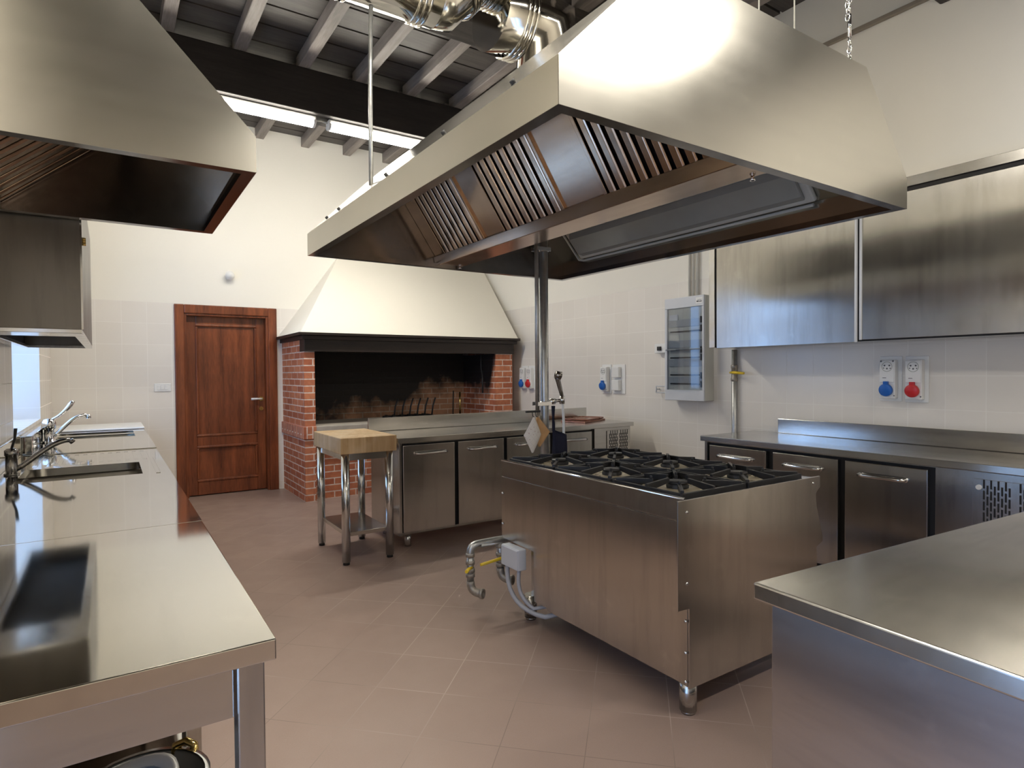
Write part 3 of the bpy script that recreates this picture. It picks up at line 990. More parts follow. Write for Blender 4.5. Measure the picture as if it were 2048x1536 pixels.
# far one, in front of the fireplace (front faces the camera)
fr = thing('fridge_counter', 'stainless fridge counter with four doors standing before the fireplace', 'fridge counter', (3.2, 4.87, 0))
fy = 4.56
counter_top(1.905, 4.515, 4.535, 5.215, CT, ST_TOPX, fr, (1.905, 4.44, 5.195, 5.213, CT, 1.022))
MB().box(1.925, 4.49, fy + .03, 5.19, .10, .8575).build('body', ST_Z, fr, bevel=.002)
MB().box(1.95, 4.0, fy + .024, fy + .032, .12, .845).build('door_surround', GAP, fr)
MB().box(1.925, 1.95, fy, fy + .028, .10, .857).build('corner_post', ST_Z, fr, bevel=.003)
for x0, x1 in ((1.955, 2.425), (2.46, 2.92), (2.955, 3.44), (3.475, 3.955)):
    dr = MB().box(x0, x1, fy - .012, fy + .02, .125, .835).build('door', ST_Z, fr, bevel=.004)
    bar_handle((x0 + .11, fy - .012, .765), (x1 - .09, fy - .012, .765), (0, -.035, 0), dr)
MB().box(4.0, 4.488, fy, fy + .03, .10, .855).build('compressor_panel', ST_X, fr, bevel=.002)
gp = MB().box(4.16, 4.47, fy - .008, fy - .0005, .32, .825).build('vent_panel', ST_X, fr, bevel=.001)
m = MB()
ad = lambda a, b, c, e: m.box(a, b, fy - .0095, fy - .007, c, e)
slots(ad, 4.185, 4.305, .55, .80, 8, 4); slots(ad, 4.325, 4.445, .55, .80, 8, 4); slots(ad, 4.185, 4.445, .34, .53, 16, 3)
m.build('vent_slots', GAP, gp)
for x in (2.02, 4.40):
    for yy in (4.62, 5.1):
        MB().cyl((x, yy, 0), (x, yy, .10), .026).build('leg', POLISH, fr)

# right one, along the right wall (front faces left)
rf = thing('fridge_counter', 'stainless fridge counter with doors along the right wall below sockets', 'fridge counter', (4.32, 1.8, 0))
fx = 3.985
counter_top(3.962, 4.66, .62, 3.235, CT, ST_TOPR, rf, (4.64, 4.658, .62, 2.99, CT, 1.02))
MB().box(fx + .03, 4.645, .64, 3.21, .10, .8575).build('body', ST_Z, rf, bevel=.002)
MB().box(fx + .024, fx + .032, 1.44, 3.18, .12, .845).build('door_surround', GAP, rf)
MB().box(fx, fx + .028, 3.185, 3.21, .10, .857).build('corner_post', POLISH, rf, bevel=.003)
for y0, y1 in ((2.655, 3.155), (2.13, 2.60), (1.605, 2.085)):
    dr = MB().box(fx - .012, fx + .02, y0, y1, .125, .832).build('door', ST_Z, rf, bevel=.004)
    bar_handle((fx - .012, y1 - .10, .755), (fx - .012, y0 + .12, .755), (-.035, 0, 0), dr)
MB().box(fx, fx + .03, .645, 1.57, .10, .855).build('compressor_panel', ST_Z, rf, bevel=.002)
gp = MB().box(fx - .008, fx - .0005, .78, 1.385, .32, .815).build('vent_panel', ST_Z, rf, bevel=.001)
m = MB()
ad = lambda a, b, c, e: m.box(fx - .0095, fx - .007, a, b, c, e)
slots(ad, 1.21, 1.34, .55, .79, 8, 4); slots(ad, 1.05, 1.18, .55, .79, 8, 4); slots(ad, 1.05, 1.34, .34, .53, 18, 3)
m.build('vent_slots', GAP, gp)
MB().cyl((fx - .008, 1.355, .77), (fx - .016, 1.355, .77), .014).build('indicator_button', WPLAS, rf)
for x in (4.05, 4.58):
    for yy in (.72, 3.12):
        MB().cyl((x, yy, 0), (x, yy, .10), .026).build('leg', POLISH, rf)

# two brown trays on the far counter
for k, (dx, dy, rz, lab) in enumerate(((0, 0, .38, 'flat brown serving tray, lower of the two on the far counter'), (.03, .03, .46, 'flat brown serving tray stacked on top of another, far counter'))):
    M = Matrix.Translation((4.17 + dx, 4.93 + dy, CT + .001 + k * .017)) @ Matrix.Rotation(rz, 4, 'Z')
    m = MB().prism([(-.22 + .02 * k, -.13), (.22 - .02 * k, -.13), (.22 - .02 * k, .13), (-.22 + .02 * k, .13)], 'z', 0, .008, M)
    a, b = .22 - .02 * k, .13
    for x0, x1, y0, y1 in ((-a, a, -b - .012, -b), (-a, a, b, b + .012), (-a - .012, -a, -b - .012, b + .012), (a, a + .012, -b - .012, b + .012)):
        m.box(x0, x1, y0, y1, 0, .016, M)
    tag(m.build('serving_tray', COPPERY, bevel=.003), lab, 'tray', 'brown trays on the far counter')

# ------------------------------------------------------------------ wall cabinet on the right wall
rc = thing('wall_cabinet', 'long stainless wall cabinet with sliding doors on the right wall', 'wall cabinet', (4.53, 2.0, 1.62))
qx = 4.36
MB().box(qx + .03, XR - .002, .40, 3.46, 1.62, 2.675).build('carcass', ST_Z, rc, bevel=.002)
MB().box(qx - .012, qx + .03, .40, 3.40, 2.612, 2.675).build('top_rail', ST_Y, rc, bevel=.002)
MB().box(qx, qx + .03, .40, 3.40, 2.585, 2.612).build('rail_gap', GAP, rc)
MB().box(qx - .005, qx + .03, 3.40, 3.46, 1.62, 2.675).build('end_stile', POLISH, rc, bevel=.003)
MB().box(qx + .015, qx + .03, .40, 3.40, 1.62, 2.585).build('track_gap', GAP, rc)
d1 = MB().box(qx - .013, qx + .002, 2.215, 3.375, 1.615, 2.60).build('sliding_door', ST_Z, rc, bevel=.002)
MB().box(qx - .020, qx - .0005, 2.202, 2.2145, 1.615, 2.60).build('door_edge', LGPLAS, d1)
d2 = MB().box(qx + .004, qx + .0145, .80, 2.19, 1.63, 2.60).build('sliding_door', ST_Z, rc, bevel=.002)
MB().box(qx - .004, qx + .004, 2.176, 2.190, 1.63, 2.60).build('door_edge', LGPLAS, d2)

# ------------------------------------------------------------------ gas range
ra = thing('gas_range', 'six-burner stainless gas range standing alone in the middle', 'cooker', (2.4, 2.3, 0))
A0, A1, B0, B1 = 1.94, 2.84, 1.645, 3.05
MB().box(A0 + .012, A1 - .02, B0 + .01, B1 - .005, .44, .865).box(A0 + .012, A1 - .02, B0 + .01, 2.74, .14, .44).build('body', ST_RANGE, ra)
# long back sheet with a step at the far lower corner
MB().prism([(B0 + .006, .135), (2.60, .135), (2.72, .30), (2.72, .425), (B1, .435), (B1, .80), (B0 + .006, .80)], 'x', A0, A0 + .010).build('back_panel', ST_RANGE, ra, bevel=.001)
MB().prism([(B0 + .02, .803), (B1, .803), (B1, .897), (B0 + .02, .897)], 'x', A0 - .003, A0 + .010).build('back_rim', ST_RANGE, ra, bevel=.002)
MB().tube([(A0 + .004, B0 + .02, .897), (A0 + .004, B1, .897)], .007, 8).build('rolled_edge', POLISH, ra)
# near side sheet: stepped at the left, nosed at the right
prof = [(A0 + .004, .125), (A0 + .004, .455), (1.876, .458), (1.876, .90), (A1 + .06, .90), (A1 + .06, .845), (A1 + .025, .82), (A1 + .03, .76), (A1 + .085, .60), (A1 + .085, .575),
        (A1 + .03, .555), (A1 + .035, .52), (A1 + .035, .125)]
MB().prism(prof, 'y', B0 - .003, B0 + .006).build('side_panel', ST_RANGE, ra, bevel=.001)
MB().prism([(A1 - .02, .125), (A1 - .02, .89), (A1 + .055, .89), (A1 + .055, .845), (A1 + .02, .815), (A1 + .08, .60), (A1 + .08, .58), (A1 + .02, .55), (A1 + .02, .125)], 'y', B0 + .006, B1 - .006)\
    .build('control_front', ST_RANGE, ra, bevel=.002)
for k in range(6):
    yk = 1.80 + k * .22
    MB().lathe((A1 + .052, yk, .70), [(0, .03), (.02, .03), (.024, .0), (0, .0)], 14, (.94, 0, .34)).build('knob', BLACKM, ra)
m = MB()
for zz in (.78, .62, .475):
    m.lathe((A0 - .001, B0 + .03, zz), [(0, .006), (.007, .005), (.009, 0)], 10, (-1, 0, 0))
for zz in (.40, .27, .15):
    m.lathe((A0 - .001, B0 + .012, zz), [(0, .006), (.006, .005), (.008, 0)], 10, (-1, 0, 0))
for xx, zz in ((1.93, .85), (2.84, .87), (1.93, .56)):
    m.lathe((xx, B0 - .003, zz), [(0, .004), (.006, .003), (.008, 0)], 10, (0, -1, 0))
for zz in (.52, .70):
    m.lathe((A0 - .001, B1 - .012, zz), [(0, .006), (.006, .005), (.008, 0)], 10, (-1, 0, 0))
build_each(m, 'screw', POLISH, ra)
MB().box(A0 + .012, A1 + .02, B0 + .008, B1 - .004, .866, .878).build('hob_plate', ST_TOPR, ra, bevel=.002)
for lx, ly2 in ((1.985, 1.685), (2.0, 2.84), (2.80, 1.685), (2.80, 2.84)):
    MB().cyl((lx, ly2, .012), (lx, ly2, .142), .036, 20).cyl((lx, ly2, 0), (lx, ly2, .012), .03, 20).build('leg', ST_Z, ra)
MB().box(2.02, 2.78, 2.80, 2.86, .10, .44).build('rear_support', ST_RANGE, ra)

def burner_cell(cx, cy, hx, hy):
    # pan with burner
    pan = MB().lathe((cx, cy, .878), [(.17, .001), (.165, .006), (.10, .003), (.05, .006)], 28).build('burner_pan', plain('enamel_pan', (.58, .50, .36), .3, .5) if 'enamel_pan' not in bpy.data.materials else bpy.data.materials['enamel_pan'], ra)
    MB().lathe((cx, cy, .88), [(.05, 0), (.052, .016), (.046, .02), (.046, .026), (.056, .028), (.054, .034), (.02, .038), (0, .038)], 24).build('burner_cap', IRON, pan)
    m = MB()
    t, z0, z1 = .0075, .886, .912
    m.box(cx - hx, cx + hx, cy - hy, cy - hy + 2 * t, z0, z1).box(cx - hx, cx + hx, cy + hy - 2 * t, cy + hy, z0, z1)
    m.box(cx - hx, cx - hx + 2 * t, cy - hy + 2 * t, cy + hy - 2 * t, z0, z1).box(cx + hx - 2 * t, cx + hx, cy - hy + 2 * t, cy + hy - 2 * t, z0, z1)
    for sx, sy in ((1, 0), (-1, 0), (0, 1), (0, -1)):
        L0, L1 = .062, (hx if sx else hy) - t
        if sx:
            xa, xb = sorted((cx + sx * L0, cx + sx * L1))
            m.prism([(xa, .914 if sx > 0 else z0), (xa, .936 if sx > 0 else .922), (xb, .922 if sx > 0 else .936), (xb, z0 if sx > 0 else .914)], 'y', cy - t, cy + t)
        else:
            ya, yb = sorted((cy + sy * L0, cy + sy * L1))
            m.prism([(ya, .914 if sy > 0 else z0), (ya, .936 if sy > 0 else .922), (yb, .922 if sy > 0 else .936), (yb, z0 if sy > 0 else .914)], 'x', cx - t, cx + t)
    for sx in (1, -1):
        for sy in (1, -1):
            a = Matrix.Translation((cx, cy, 0)) @ Matrix.Rotation(math.atan2(sy * hy, sx * hx), 4, 'Z')
            D = math.hypot(hx, hy)
            m.box(.11, D - .02, -.008, .008, .898, .922, a)
            m.cyl(tuple(a @ Vector((.12, 0, .92))), tuple(a @ Vector((.12, 0, .935))), .007, 8)
            m.cyl(tuple(a @ Vector((D - .03, 0, .88))), tuple(a @ Vector((D - .03, 0, .90))), .009, 8)
    m.build('pan_support', IRON, ra, bevel=.002)

for cx in (2.175, 2.615):
    for cy in (1.905, 2.345, 2.785):
        burner_cell(cx, cy, .212, .212)

# junction box + cables on the range back
jb = MB().box(1.882, 1.938, 2.79, 2.965, .305, .425).build('junction_box', LGPLAS, ra, bevel=.006)
MB().box(1.876, 1.882, 2.795, 2.96, .31, .42).build('box_lid', LGPLAS, jb, bevel=.003)
MB().tube(bez((1.90, 2.93, .305), (1.89, 2.93, .20), (1.88, 2.86, .07), (1.97, 2.66, .075)) + [(2.05, 2.60, .10)], .013, 10).build('power_cable', CLINKER, ra)
MB().tube(bez((1.915, 2.83, .305), (1.90, 2.83, .22), (1.90, 2.82, .15), (1.95, 2.74, .10)) + [(2.02, 2.68, .12)], .011, 10).build('power_cable', CLINKER, ra)

# gas manifold behind the range
gm = thing('gas_manifold', 'grey gas pipe manifold with yellow valve levers at range corner', 'pipes', (1.9, 3.10, 0))
gy = 3.11
MB().tube([(2.35, gy, .40), (2.02, gy, .40), (1.82, gy, .40)] + bez((1.82, gy, .40), (1.765, gy, .40), (1.755, gy, .39), (1.755, gy, .335), 6), .024, 14).build('header_pipe', GALV, gm)
for x, z0, lev in ((1.755, .16, 0), (1.965, .20, 1)):
    MB().tube([(x, gy, .41 if lev else .34), (x, gy, z0 + .02)], .021, 14).build('drop_pipe', GALV, gm)
    m = MB()
    for zz in (.345, .30, .255, .225) if not lev else (.365, .315, .275, .25):
        m.lathe((x, gy, zz), [(.021, -.012), (.028, -.010), (.028, .010), (.021, .012)], 8)
    m.build('threaded_union', RUSTY, gm)
    MB().tube(bez((x, gy, z0 + .03), (x, gy, z0 - .02), (x + .01, gy - .02, z0 - .035), (x + .035, gy - .06, z0 - .035), 6), .024, 14)\
        .lathe((x + .035, gy - .06, z0 - .035), [(.024, 0), (.03, .002), (.03, .016), (.018, .02), (.016, .005), (0, .005)], 14, (.5, -.86, 0)).build('elbow', RUSTY, gm)
    if lev:
        MB().tube([(x + .03, gy - .03, .30), (x - .02, gy - .035, .298), (x - .16, gy - .035, .285)], [.008, .010, .009], 8).build('lever', YELLP, gm)
    else:
        MB().tube([(x, gy - .02, .275), (x - .03, gy - .035, .275), (x - .06, gy - .06, .27)], [.008, .010, .010], 8).build('lever', YELLP, gm)
MB().cyl((2.30, gy, 0), (2.30, gy, .40), .024, 12).lathe((2.30, gy, 0), [(.0, 0), (.05, 0), (.05, .008), (0, .008)], 14).build('riser', GALV, gm)

# water standpipe with spray
sp = thing('standpipe', 'tall galvanised twin standpipe rising behind the range into the hood', 'pipe', (2.36, 3.20, 0))
sy = 3.20
MB().cyl((2.375, sy, 0), (2.375, sy, 2.50), .028, 18).lathe((2.375, sy, 0), [(0, 0), (.06, 0), (.06, .008), (0, .008)], 16).build('main_pipe', GALV, sp)
MB().cyl((2.318, sy, 1.16), (2.318, sy, 2.50), .014, 12).build('thin_pipe', GALV, sp)
MB().tube([(2.318, sy, 1.165), (2.318, sy, 1.03)], .017, 10).lathe((2.318, sy, 1.12), [(.017, -.02), (.024, -.018), (.024, .018), (.017, .02)], 6)\
    .lathe((2.318, sy, 1.06), [(.017, -.012), (.022, -.01), (.022, .01), (.017, .012)], 8).build('thin_pipe_valve', RUSTY, sp)
m = MB()
for zz in (1.215, 2.22):
    m.box(2.30, 2.41, sy - .034, sy - .029, zz - .012, zz + .012).box(2.30, 2.41, sy + .029, sy + .034, zz - .012, zz + .012)
    m.lathe((2.375, sy, zz), [(.029, -.014), (.034, -.014), (.034, .014), (.029, .014)], 16)
m.build('pipe_clamp', POLISH, sp)
MB().cyl((2.40, sy - .01, 1.225), (2.50, sy - .03, 1.235), .011, 10).lathe((2.43, sy - .015, 1.228), [(.011, -.02), (.02, -.018), (.02, .018), (.011, .02)], 10, (1, -.2, .1))\
    .cyl((2.498, sy - .03, 1.21), (2.498, sy - .03, 1.26), .018, 12).build('spray_bracket', POLISH, sp)
MB().tube([(2.505, sy - .03, 1.235), (2.485, sy - .03, 1.30), (2.462, sy - .03, 1.375), (2.452, sy - .03, 1.395)], [.012, .014, .017, .018], 12)\
    .lathe((2.462, sy - .035, 1.40), [(0, -.02), (.026, -.018), (.028, .02), (0, .024)], 14, (.8, -.3, -.2)).build('spray_handset', DKCHROME, sp)
MB().tube(bez((2.502, sy - .03, 1.215), (2.51, sy - .03, 1.12), (2.515, sy - .03, 1.05), (2.507, sy - .03, .96)), .009, 10).build('spray_hose', WPLAS, sp)

# pot holders on a hook, and a navy apron
hk = thing('hook_rail', 'small black hook rail on the standpipe holding two pot holders', 'hook', (2.25, sy - .03, 1.165))
MB().box(2.195, 2.305, sy - .05, sy - .038, 1.163, 1.175).box(2.285, 2.306, sy - .042, sy - .012, 1.164, 1.174).build('rail', BLACKM, hk)
MB().tube([(2.24, sy - .05, 1.163), (2.24, sy - .055, 1.14), (2.245, sy - .065, 1.135)], .003, 6).tube([(2.265, sy - .05, 1.163), (2.265, sy - .055, 1.14), (2.27, sy - .065, 1.135)], .003, 6).build('hook', BLACKM, hk)
def pot_holder(cx, cy, top, w, h, curve, skew, mat, name, lab, edge=None):
    rows = []
    n = 12
    for i in range(n + 1):
        v = i / n
        z = top - h * v
        half = w * (1 - abs(v - .5) * 2) + .004
        row = []
        for j in range(9):
            u = -1 + j / 4
            row.append((cx + skew * v + half * u, cy + curve * u * u * half / w - .012 * math.sin(v * PI), z))
        rows.append(row)
    o = MB().sheet(rows).build(name, mat, solid=.010, bevel=.002)
    tag(o, lab, 'pot holder', 'pot holders on the hook')
    return o
pot_holder(2.238, sy - .068, 1.135, .062, .225, .02, -.012, MITT, 'pot_holder', 'white printed diamond pot holder hanging in front on the hook')
pot_holder(2.285, sy - .045, 1.135, .062, .195, -.02, .014, MITT2, 'pot_holder', 'tan-backed pot holder hanging behind the white one on hook')
ap = MB().sheet([[(2.405 + (x if z < 1.02 else x * .12) + .004 * math.sin(7 * k), sy - .045 - .008 * math.sin(3 * k + z * 20), z) for k, x in enumerate((0, .02, .045, .07, .095, .118))]
                 for z in (1.20, 1.14, 1.08, 1.04, 1.005, .99, .96, .93, .90, .86, .80)])
tag(ap.build('apron', NAVY, solid=.010), 'dark navy cloth apron hanging on the right of the standpipe', 'apron')

# ------------------------------------------------------------------ chopping block
cb = thing('chopping_block', 'thick end-grain wood chopping block on a steel tube stand', 'chopping block', (1.61, 4.74, 0))
MB().box(1.397, 1.835, 4.385, 5.09, .825, .945).build('block', BLOCKM, cb, bevel=.006)
for x in (1.44, 1.782):
    for yy in (4.42, 5.045):
        l = MB().cyl((x, yy, .022), (x, yy, .825), .031, 20).build('leg', POLISH, cb)
        MB().cyl((x, yy, 0), (x, yy, .024), .024, 16).build('foot', BLACKM, l)
build_each(MB().box(1.455, 1.765, 4.405, 4.43, .775, .824).box(1.455, 1.765, 5.035, 5.06, .775, .824).box(1.43, 1.45, 4.43, 5.04, .775, .824).box(1.772, 1.792, 4.43, 5.04, .775, .824), 'frame_rail', ST_X, cb)
MB().box(1.445, 1.775, 4.425, 5.04, .205, .235).build('lower_shelf', ST_TOPX, cb, bevel=.003)

# ------------------------------------------------------------------ near right table (slightly turned)
ta = thing('steel_cabinet_table', 'closed stainless steel work cabinet in the near right corner', 'work cabinet', (1.31, .91, 0), math.radians(-4))
MM = WM[ta.name]
def tb(name, mat, x0, x1, y0, y1, z0, z1, bev=.003, mm=MB):
    return mm().box(x0, x1, y0, y1, z0, z1, MM).build(name, mat, ta, bevel=bev, seg=3)
tb('worktop', ST_TOPX, 0, 1.75, -1.5, 0, .858, .90, .005)
tb('body', steel('steel_cabinet', 'y', col=(.52, .52, .53), r0=.19, r1=.265, aniso=.9, rot=ANI, smudge=.5), .03, 1.72, -1.47, -.03, .09, .858)
for x in (.08, 1.66):
    for yy in (-1.40, -.09):
        MB().cyl(tuple(MM @ Vector((x, yy, 0))), tuple(MM @ Vector((x, yy, .09))), .025).build('leg', POLISH, ta)

# ------------------------------------------------------------------ right wall fittings
ep = thing('electrical_panel', 'grey electrical panel box with smoked clear door on right wall', 'electrical panel', (4.62, 4.03, 1.13))
px = XR - .15
y0, y1, z0, z1 = 3.675, 4.145, 1.14, 2.125
MB().box(px + .02, XR - .001, y0, y1, z0, z1).build('enclosure', GPLAS, ep, bevel=.008)
MB().box(px + .002, px + .02, y0, y1, z0, z0 + .10).box(px + .002, px + .02, y0, y1, z1 - .10, z1).box(px + .002, px + .02, y0, y0 + .02, z0 + .10, z1 - .10)\
    .box(px + .002, px + .02, y1 - .03, y1, z0 + .10, z1 - .10).build('face_frame', LGPLAS, ep, bevel=.004)
m = MB()
for zz in (1.33, 1.50, 1.68, 1.88):
    m.box(px + .014, px + .0195, y0 + .03, y1 - .04, zz - .035, zz + .035)
m.build('breaker_row', plain('breaker_grey', (.32, .34, .36), .5), ep)
m = MB()
for zz in (1.30, 1.385, 1.55, 1.625, 1.80):
    m.box(px + .012, px + .0145, y0 + .04, y1 - .06, zz - .006, zz + .006)
for zz in (1.30, 1.38, 1.55, 1.62, 1.82, 1.90):
    m.box(px + .010, px + .0145, y0 + .03, y0 + .05, zz - .03, zz + .03)
m.build('breaker_slots', GAP, ep)
MB().box(px + .0115, px + .0145, 3.99, 4.095, 1.91, 1.965).build('rating_label', LGPLAS, ep)
rows = []
for i in range(13):
    u = i / 12
    yy = y0 + .022 + (y1 - .032 - y0 - .022) * u
    rows.append([(px - .004 - .022 * math.sin(u * PI), yy, z0 + .105), (px - .004 - .022 * math.sin(u * PI), yy, z1 - .105)])
MB().sheet(rows).build('clear_door', GLASSP, ep)
MB().box(px - .022, px + .001, y0 + .022, y1 - .032, 1.622, 1.632).build('door_rib', plain('smoke_rib', (.16, .18, .2), .4), ep)
MB().box(px + .0005, px + .0025, y0 + .01, y0 + .09, z1 - .075, z1 - .02).build('warning_label', WPLAS, ep)
m = MB()
for a, b, c, e in ((.02, .05, -.062, -.055), (.055, .08, -.062, -.052), (.022, .07, -.045, -.042)):
    m.box(px - .0005, px + .001, y0 + a, y0 + b, z1 + c, z1 + e)
m.build('label_print', GAP, ep)
for k, (yy, r) in enumerate(((3.945, .013), (3.898, .011), (3.85, .014))):
    tag(MB().cyl((XR - .02, yy, 2.127), (XR - .02, yy, 3.935), r, 10).build('wall_conduit', plain('cream_conduit', (.70, .68, .62), .5) if k == 0 else bpy.data.materials['cream_conduit']),
        ('cream conduit above the electrical panel, leftmost of three', 'thin cream conduit above the electrical panel, middle of three', 'cream conduit above the electrical panel, rightmost of three')[k], 'conduit', 'conduits above the panel')

es = thing('isolator_switch', 'small white isolator switch left of the electrical panel', 'switch', (XR - .05, 4.42, 1.65))
MB().box(XR - .075, XR - .001, 4.205, 4.35, 1.605, 1.70).build('switch_box', WPLAS, es, bevel=.005)
MB().box(XR - .095, XR - .075, 4.255, 4.30, 1.63, 1.67).build('rotary_knob', BLACKM, es, bevel=.004)
MB().box(XR - .06, XR - .001, 4.165, 4.204, 1.61, 1.695).build('switch_side', GAP, es)
pbk = thing('paper_bracket', 'white open wire bracket at the lower left of electrical panel', 'bracket', (XR - .03, 4.4, 1.20))
m = MB()
for pa, pb in (((XR - .05, 4.17, 1.27), (XR - .05, 4.35, 1.27)), ((XR - .05, 4.35, 1.27), (XR - .05, 4.35, 1.205)), ((XR - .05, 4.35, 1.205), (XR - .05, 4.17, 1.205)), ((XR - .05, 4.35, 1.24), (XR - .001, 4.35, 1.24)), ((XR - .05, 4.17, 1.24), (XR - .001, 4.17, 1.24))):
    m.cyl(pa, pb, .006, 8)
m.build('wire_frame', LGPLAS, pbk)
MB().box(XR - .06, XR - .001, 4.155, 4.23, 1.20, 1.275).build('bracket_block', WPLAS, pbk, bevel=.004)

def socket(yc, zc, capm, lab, group, w=.125, h=.30, screws=False):
    """industrial socket: backplate, raised body with round outlet above, coloured round flap below"""
    s = thing('industrial_socket', lab, 'socket', (XR - .002, yc, zc), 0, group)
    x = XR
    MB().box(x - .010, x - .001, yc - w / 2 - .012, yc + w / 2 + .012, zc - h / 2 - .012, zc + h / 2 + .012).build('backplate', WPLAS, s, bevel=.004)
    b = MB().box(x - .060, x - .010, yc - w / 2 + .012, yc + w / 2 - .008, zc - h / 2 + .01, zc + h / 2 - .015).build('socket_body', WPLAS, s, bevel=.005)
    MB().box(x - .066, x - .060, yc - w / 2 + .016, yc + w / 2 - .012, zc - .025, zc + h / 2 - .02).build('upper_cover', WPLAS, s, bevel=.003)
    MB().lathe((x - .066, yc, zc + h * .29), [(.036, 0), (.036, .003), (.032, .003), (.032, .0)], 24, (-1, 0, 0)).build('outlet_ring', GPLAS, b)
    m = MB()
    for dy, dz, rr in ((.016, .008, .006), (-.016, .008, .006), (0, -.014, .006), (.022, -.01, .004), (-.022, -.012, .004)):
        m.cyl((x - .0655, yc + dy, zc + h * .29 + dz), (x - .068, yc + dy, zc + h * .29 + dz), rr, 8)
    m.box(x - .0672, x - .0655, yc + .005, yc + .03, zc + .005, zc + .009)
    if screws:
        for dy in (-.04, .04):
            m.cyl((x - .0655, yc + dy, zc + h * .42), (x - .0685, yc + dy, zc + h * .42), .006, 8)
    m.cyl((x - .0595, yc - .045, zc - h * .40), (x - .062, yc - .045, zc - h * .40), .005, 8)
    m.build('outlet_holes', plain('socket_dark', (.10, .10, .11), .5) if 'socket_dark' not in bpy.data.materials else bpy.data.materials['socket_dark'], b)
    f = MB().lathe((x - .060, yc + .003, zc - h * .26), [(0, .034), (.036, .033), (.044, .028), (.046, .012), (.040, 0)], 28, (-1, 0, -.12))
    f.box(x - .088, x - .062, yc - .012, yc + .018, zc - h * .26 + .035, zc - h * .26 + .06)
    f.build('socket_flap', capm, s, bevel=.002)
    return s

G = 'industrial sockets on the right wall'
socket(2.135, 1.355, BLUEP, 'industrial socket with blue flap above the right fridge counter', G, screws=True)
socket(1.965, 1.352, REDP, 'industrial socket with red flap above the right fridge counter', G)
socket(6.76, 1.345, BLUEP, 'small-looking blue flap socket on right wall beside the fireplace', G)
socket(6.60, 1.345, REDP, 'small-looking red flap socket on right wall beside the fireplace', G)
socket(5.135, 1.34, BLUEP, 'blue flap socket on right wall beyond the electrical panel', G)
dbs = thing('double_switch_box', 'white plate with two switch boxes next to a blue socket', 'switch', (XR, 4.93, 1.34))
MB().box(XR - .010, XR - .001, 4.84, 5.035, 1.175, 1.50).build('backplate', WPLAS, dbs, bevel=.004)
for zz in (1.27, 1.415):
    MB().box(XR - .055, XR - .010, 4.90, 5.01, zz - .058, zz + .058).build('switch_module', WPLAS, dbs, bevel=.006)

gv = thing('gas_riser', 'galvanised gas riser with yellow lever valve on the right wall', 'pipe', (4.655, 3.44, .6))
gX, gYY = 4.672, 3.435
MB().cyl((gX, gYY, .0), (gX, gYY, 1.61), .024, 16).build('riser_pipe', GALV, gv)
MB().lathe((gX, gYY, 1.40), [(.024, -.075), (.031, -.07), (.031, -.045), (.026, -.04), (.026, .04), (.031, .045), (.031, .07), (.024, .075)], 8).build('valve_body', RUSTY, gv)
MB().tube([(gX - .02, gYY + .03, 1.405), (gX - .04, gYY - .02, 1.405), (gX - .045, gYY - .13, 1.398)], [.010, .013, .010], 8).build('lever', YELLP, gv)

tag(MB().box(XR - .035, XR - .001, -1.5, 6.2, 3.935, 3.965).build('cable_trunking', plain('tan_trunking', (.30, .26, .21), .5), bevel=.004),
    'thin brown-grey cable trunking high along the right wall', 'cable trunking')

# far wall fittings
lsw = thing('light_switch', 'white wall switch plate on tiles left of the door', 'switch', (.485, YF, 1.28))
MB().box(.405, .57, YF - .010, YF - .001, 1.235, 1.325).build('plate', WPLAS, lsw, bevel=.005)
m = MB()
for k in range(3):
    m.box(.432 + k * .037, .464 + k * .037, YF - .014, YF - .010, 1.255, 1.305)
build_each(m, 'rocker', WPLAS, lsw, bevel=.002)
ws = thing('wall_sensor', 'small white round motion sensor high on the cream wall', 'sensor', (1.19, YF, 2.59))
MB().box(1.155, 1.225, YF - .02, YF - .001, 2.54, 2.63).build('sensor_base', WPLAS, ws, bevel=.006)
MB().lathe((1.19, YF - .055, 2.585), [(0, .05), (.03, .04), (.05, .01), (.05, -.02), (.03, -.045), (0, -.05)], 18, (0, -.5, .86)).build('sensor_head', WPLAS, ws)

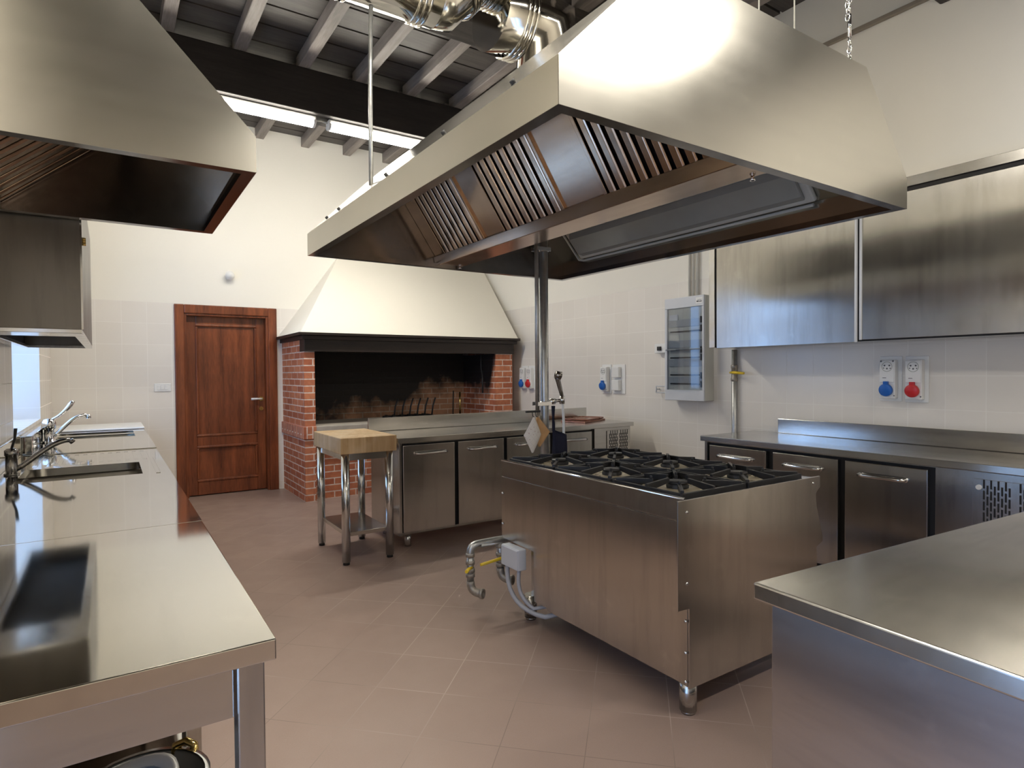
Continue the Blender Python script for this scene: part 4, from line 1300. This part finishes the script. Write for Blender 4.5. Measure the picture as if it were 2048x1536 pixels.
# ------------------------------------------------------------------ light
wd = bpy.data.worlds.new('daylight')
S.world = wd
wd.use_nodes = True
bg = wd.node_tree.nodes['Background']
bg.inputs[0].default_value = (.34, .57, 1., 1)
bg.inputs[1].default_value = 3.8

def area(name, loc, rot, sx, sy, power, col=(1, 1, 1), portal=False):
    L = bpy.data.lights.new(name, 'AREA')
    L.shape = 'RECTANGLE'
    L.size, L.size_y = sx, sy
    L.energy = power
    L.color = col
    o = bpy.data.objects.new(name, L)
    COL.objects.link(o)
    o.location = loc
    o.rotation_euler = rot
    if portal:
        L.cycles.is_portal = True
    return o
area('window_daylight_portal', (XL - .40, (NY0 + NY1) / 2, (NZ0 + NZ1) / 2), (0, -PI / 2, 0), NZ1 - NZ0, NY1 - NY0, 1, portal=True)
area('door_daylight_portal', (XL - .40, (GY0 + GY1) / 2, GZ1 / 2), (0, -PI / 2, 0), GZ1, GY1 - GY0, 1, portal=True)
WARM = (1., .935, .82)
# tube light on the near beam, then two unseen lamps added as fill
area('tube_on_near_beam', (3.0, -.40, 3.83), (0, 0, 0), 1.25, .12, 42, WARM)
area('fill_over_left_aisle', (.75, 1.72, 3.83), (0, 0, 0), 1.25, .12, 75, WARM)
area('fill_at_room_back', (2.1, -2.2, 3.83), (0, 0, 0), 1.25, .12, 26, WARM)

# ------------------------------------------------------------------ camera
cam = bpy.data.cameras.new('camera')
cam.sensor_fit = 'HORIZONTAL'
cam.sensor_width = 36.
cam.lens = 1212.3 / 2048 * 36.
cam.clip_start = .02
co = bpy.data.objects.new('camera', cam)
COL.objects.link(co)
R = Matrix(((.8336, .0166, -.5522), (-.5524, .0118, -.8335), (-.0073, .9998, .0190)))
ex = Vector(R.col[0]).normalized()
ez = Vector(R.col[2]); ez = (ez - ex * ez.dot(ex)).normalized()
ey = ez.cross(ex)
M4 = Matrix((ex, ey, ez)).transposed().to_4x4()
co.matrix_world = Matrix.Translation((0, 0, 1.42)) @ M4
S.camera = co

S.view_settings.view_transform = 'Standard'
S.view_settings.look = 'None'
S.view_settings.gamma = 1
S.view_settings.use_curve_mapping = False
S.view_settings.exposure = .42
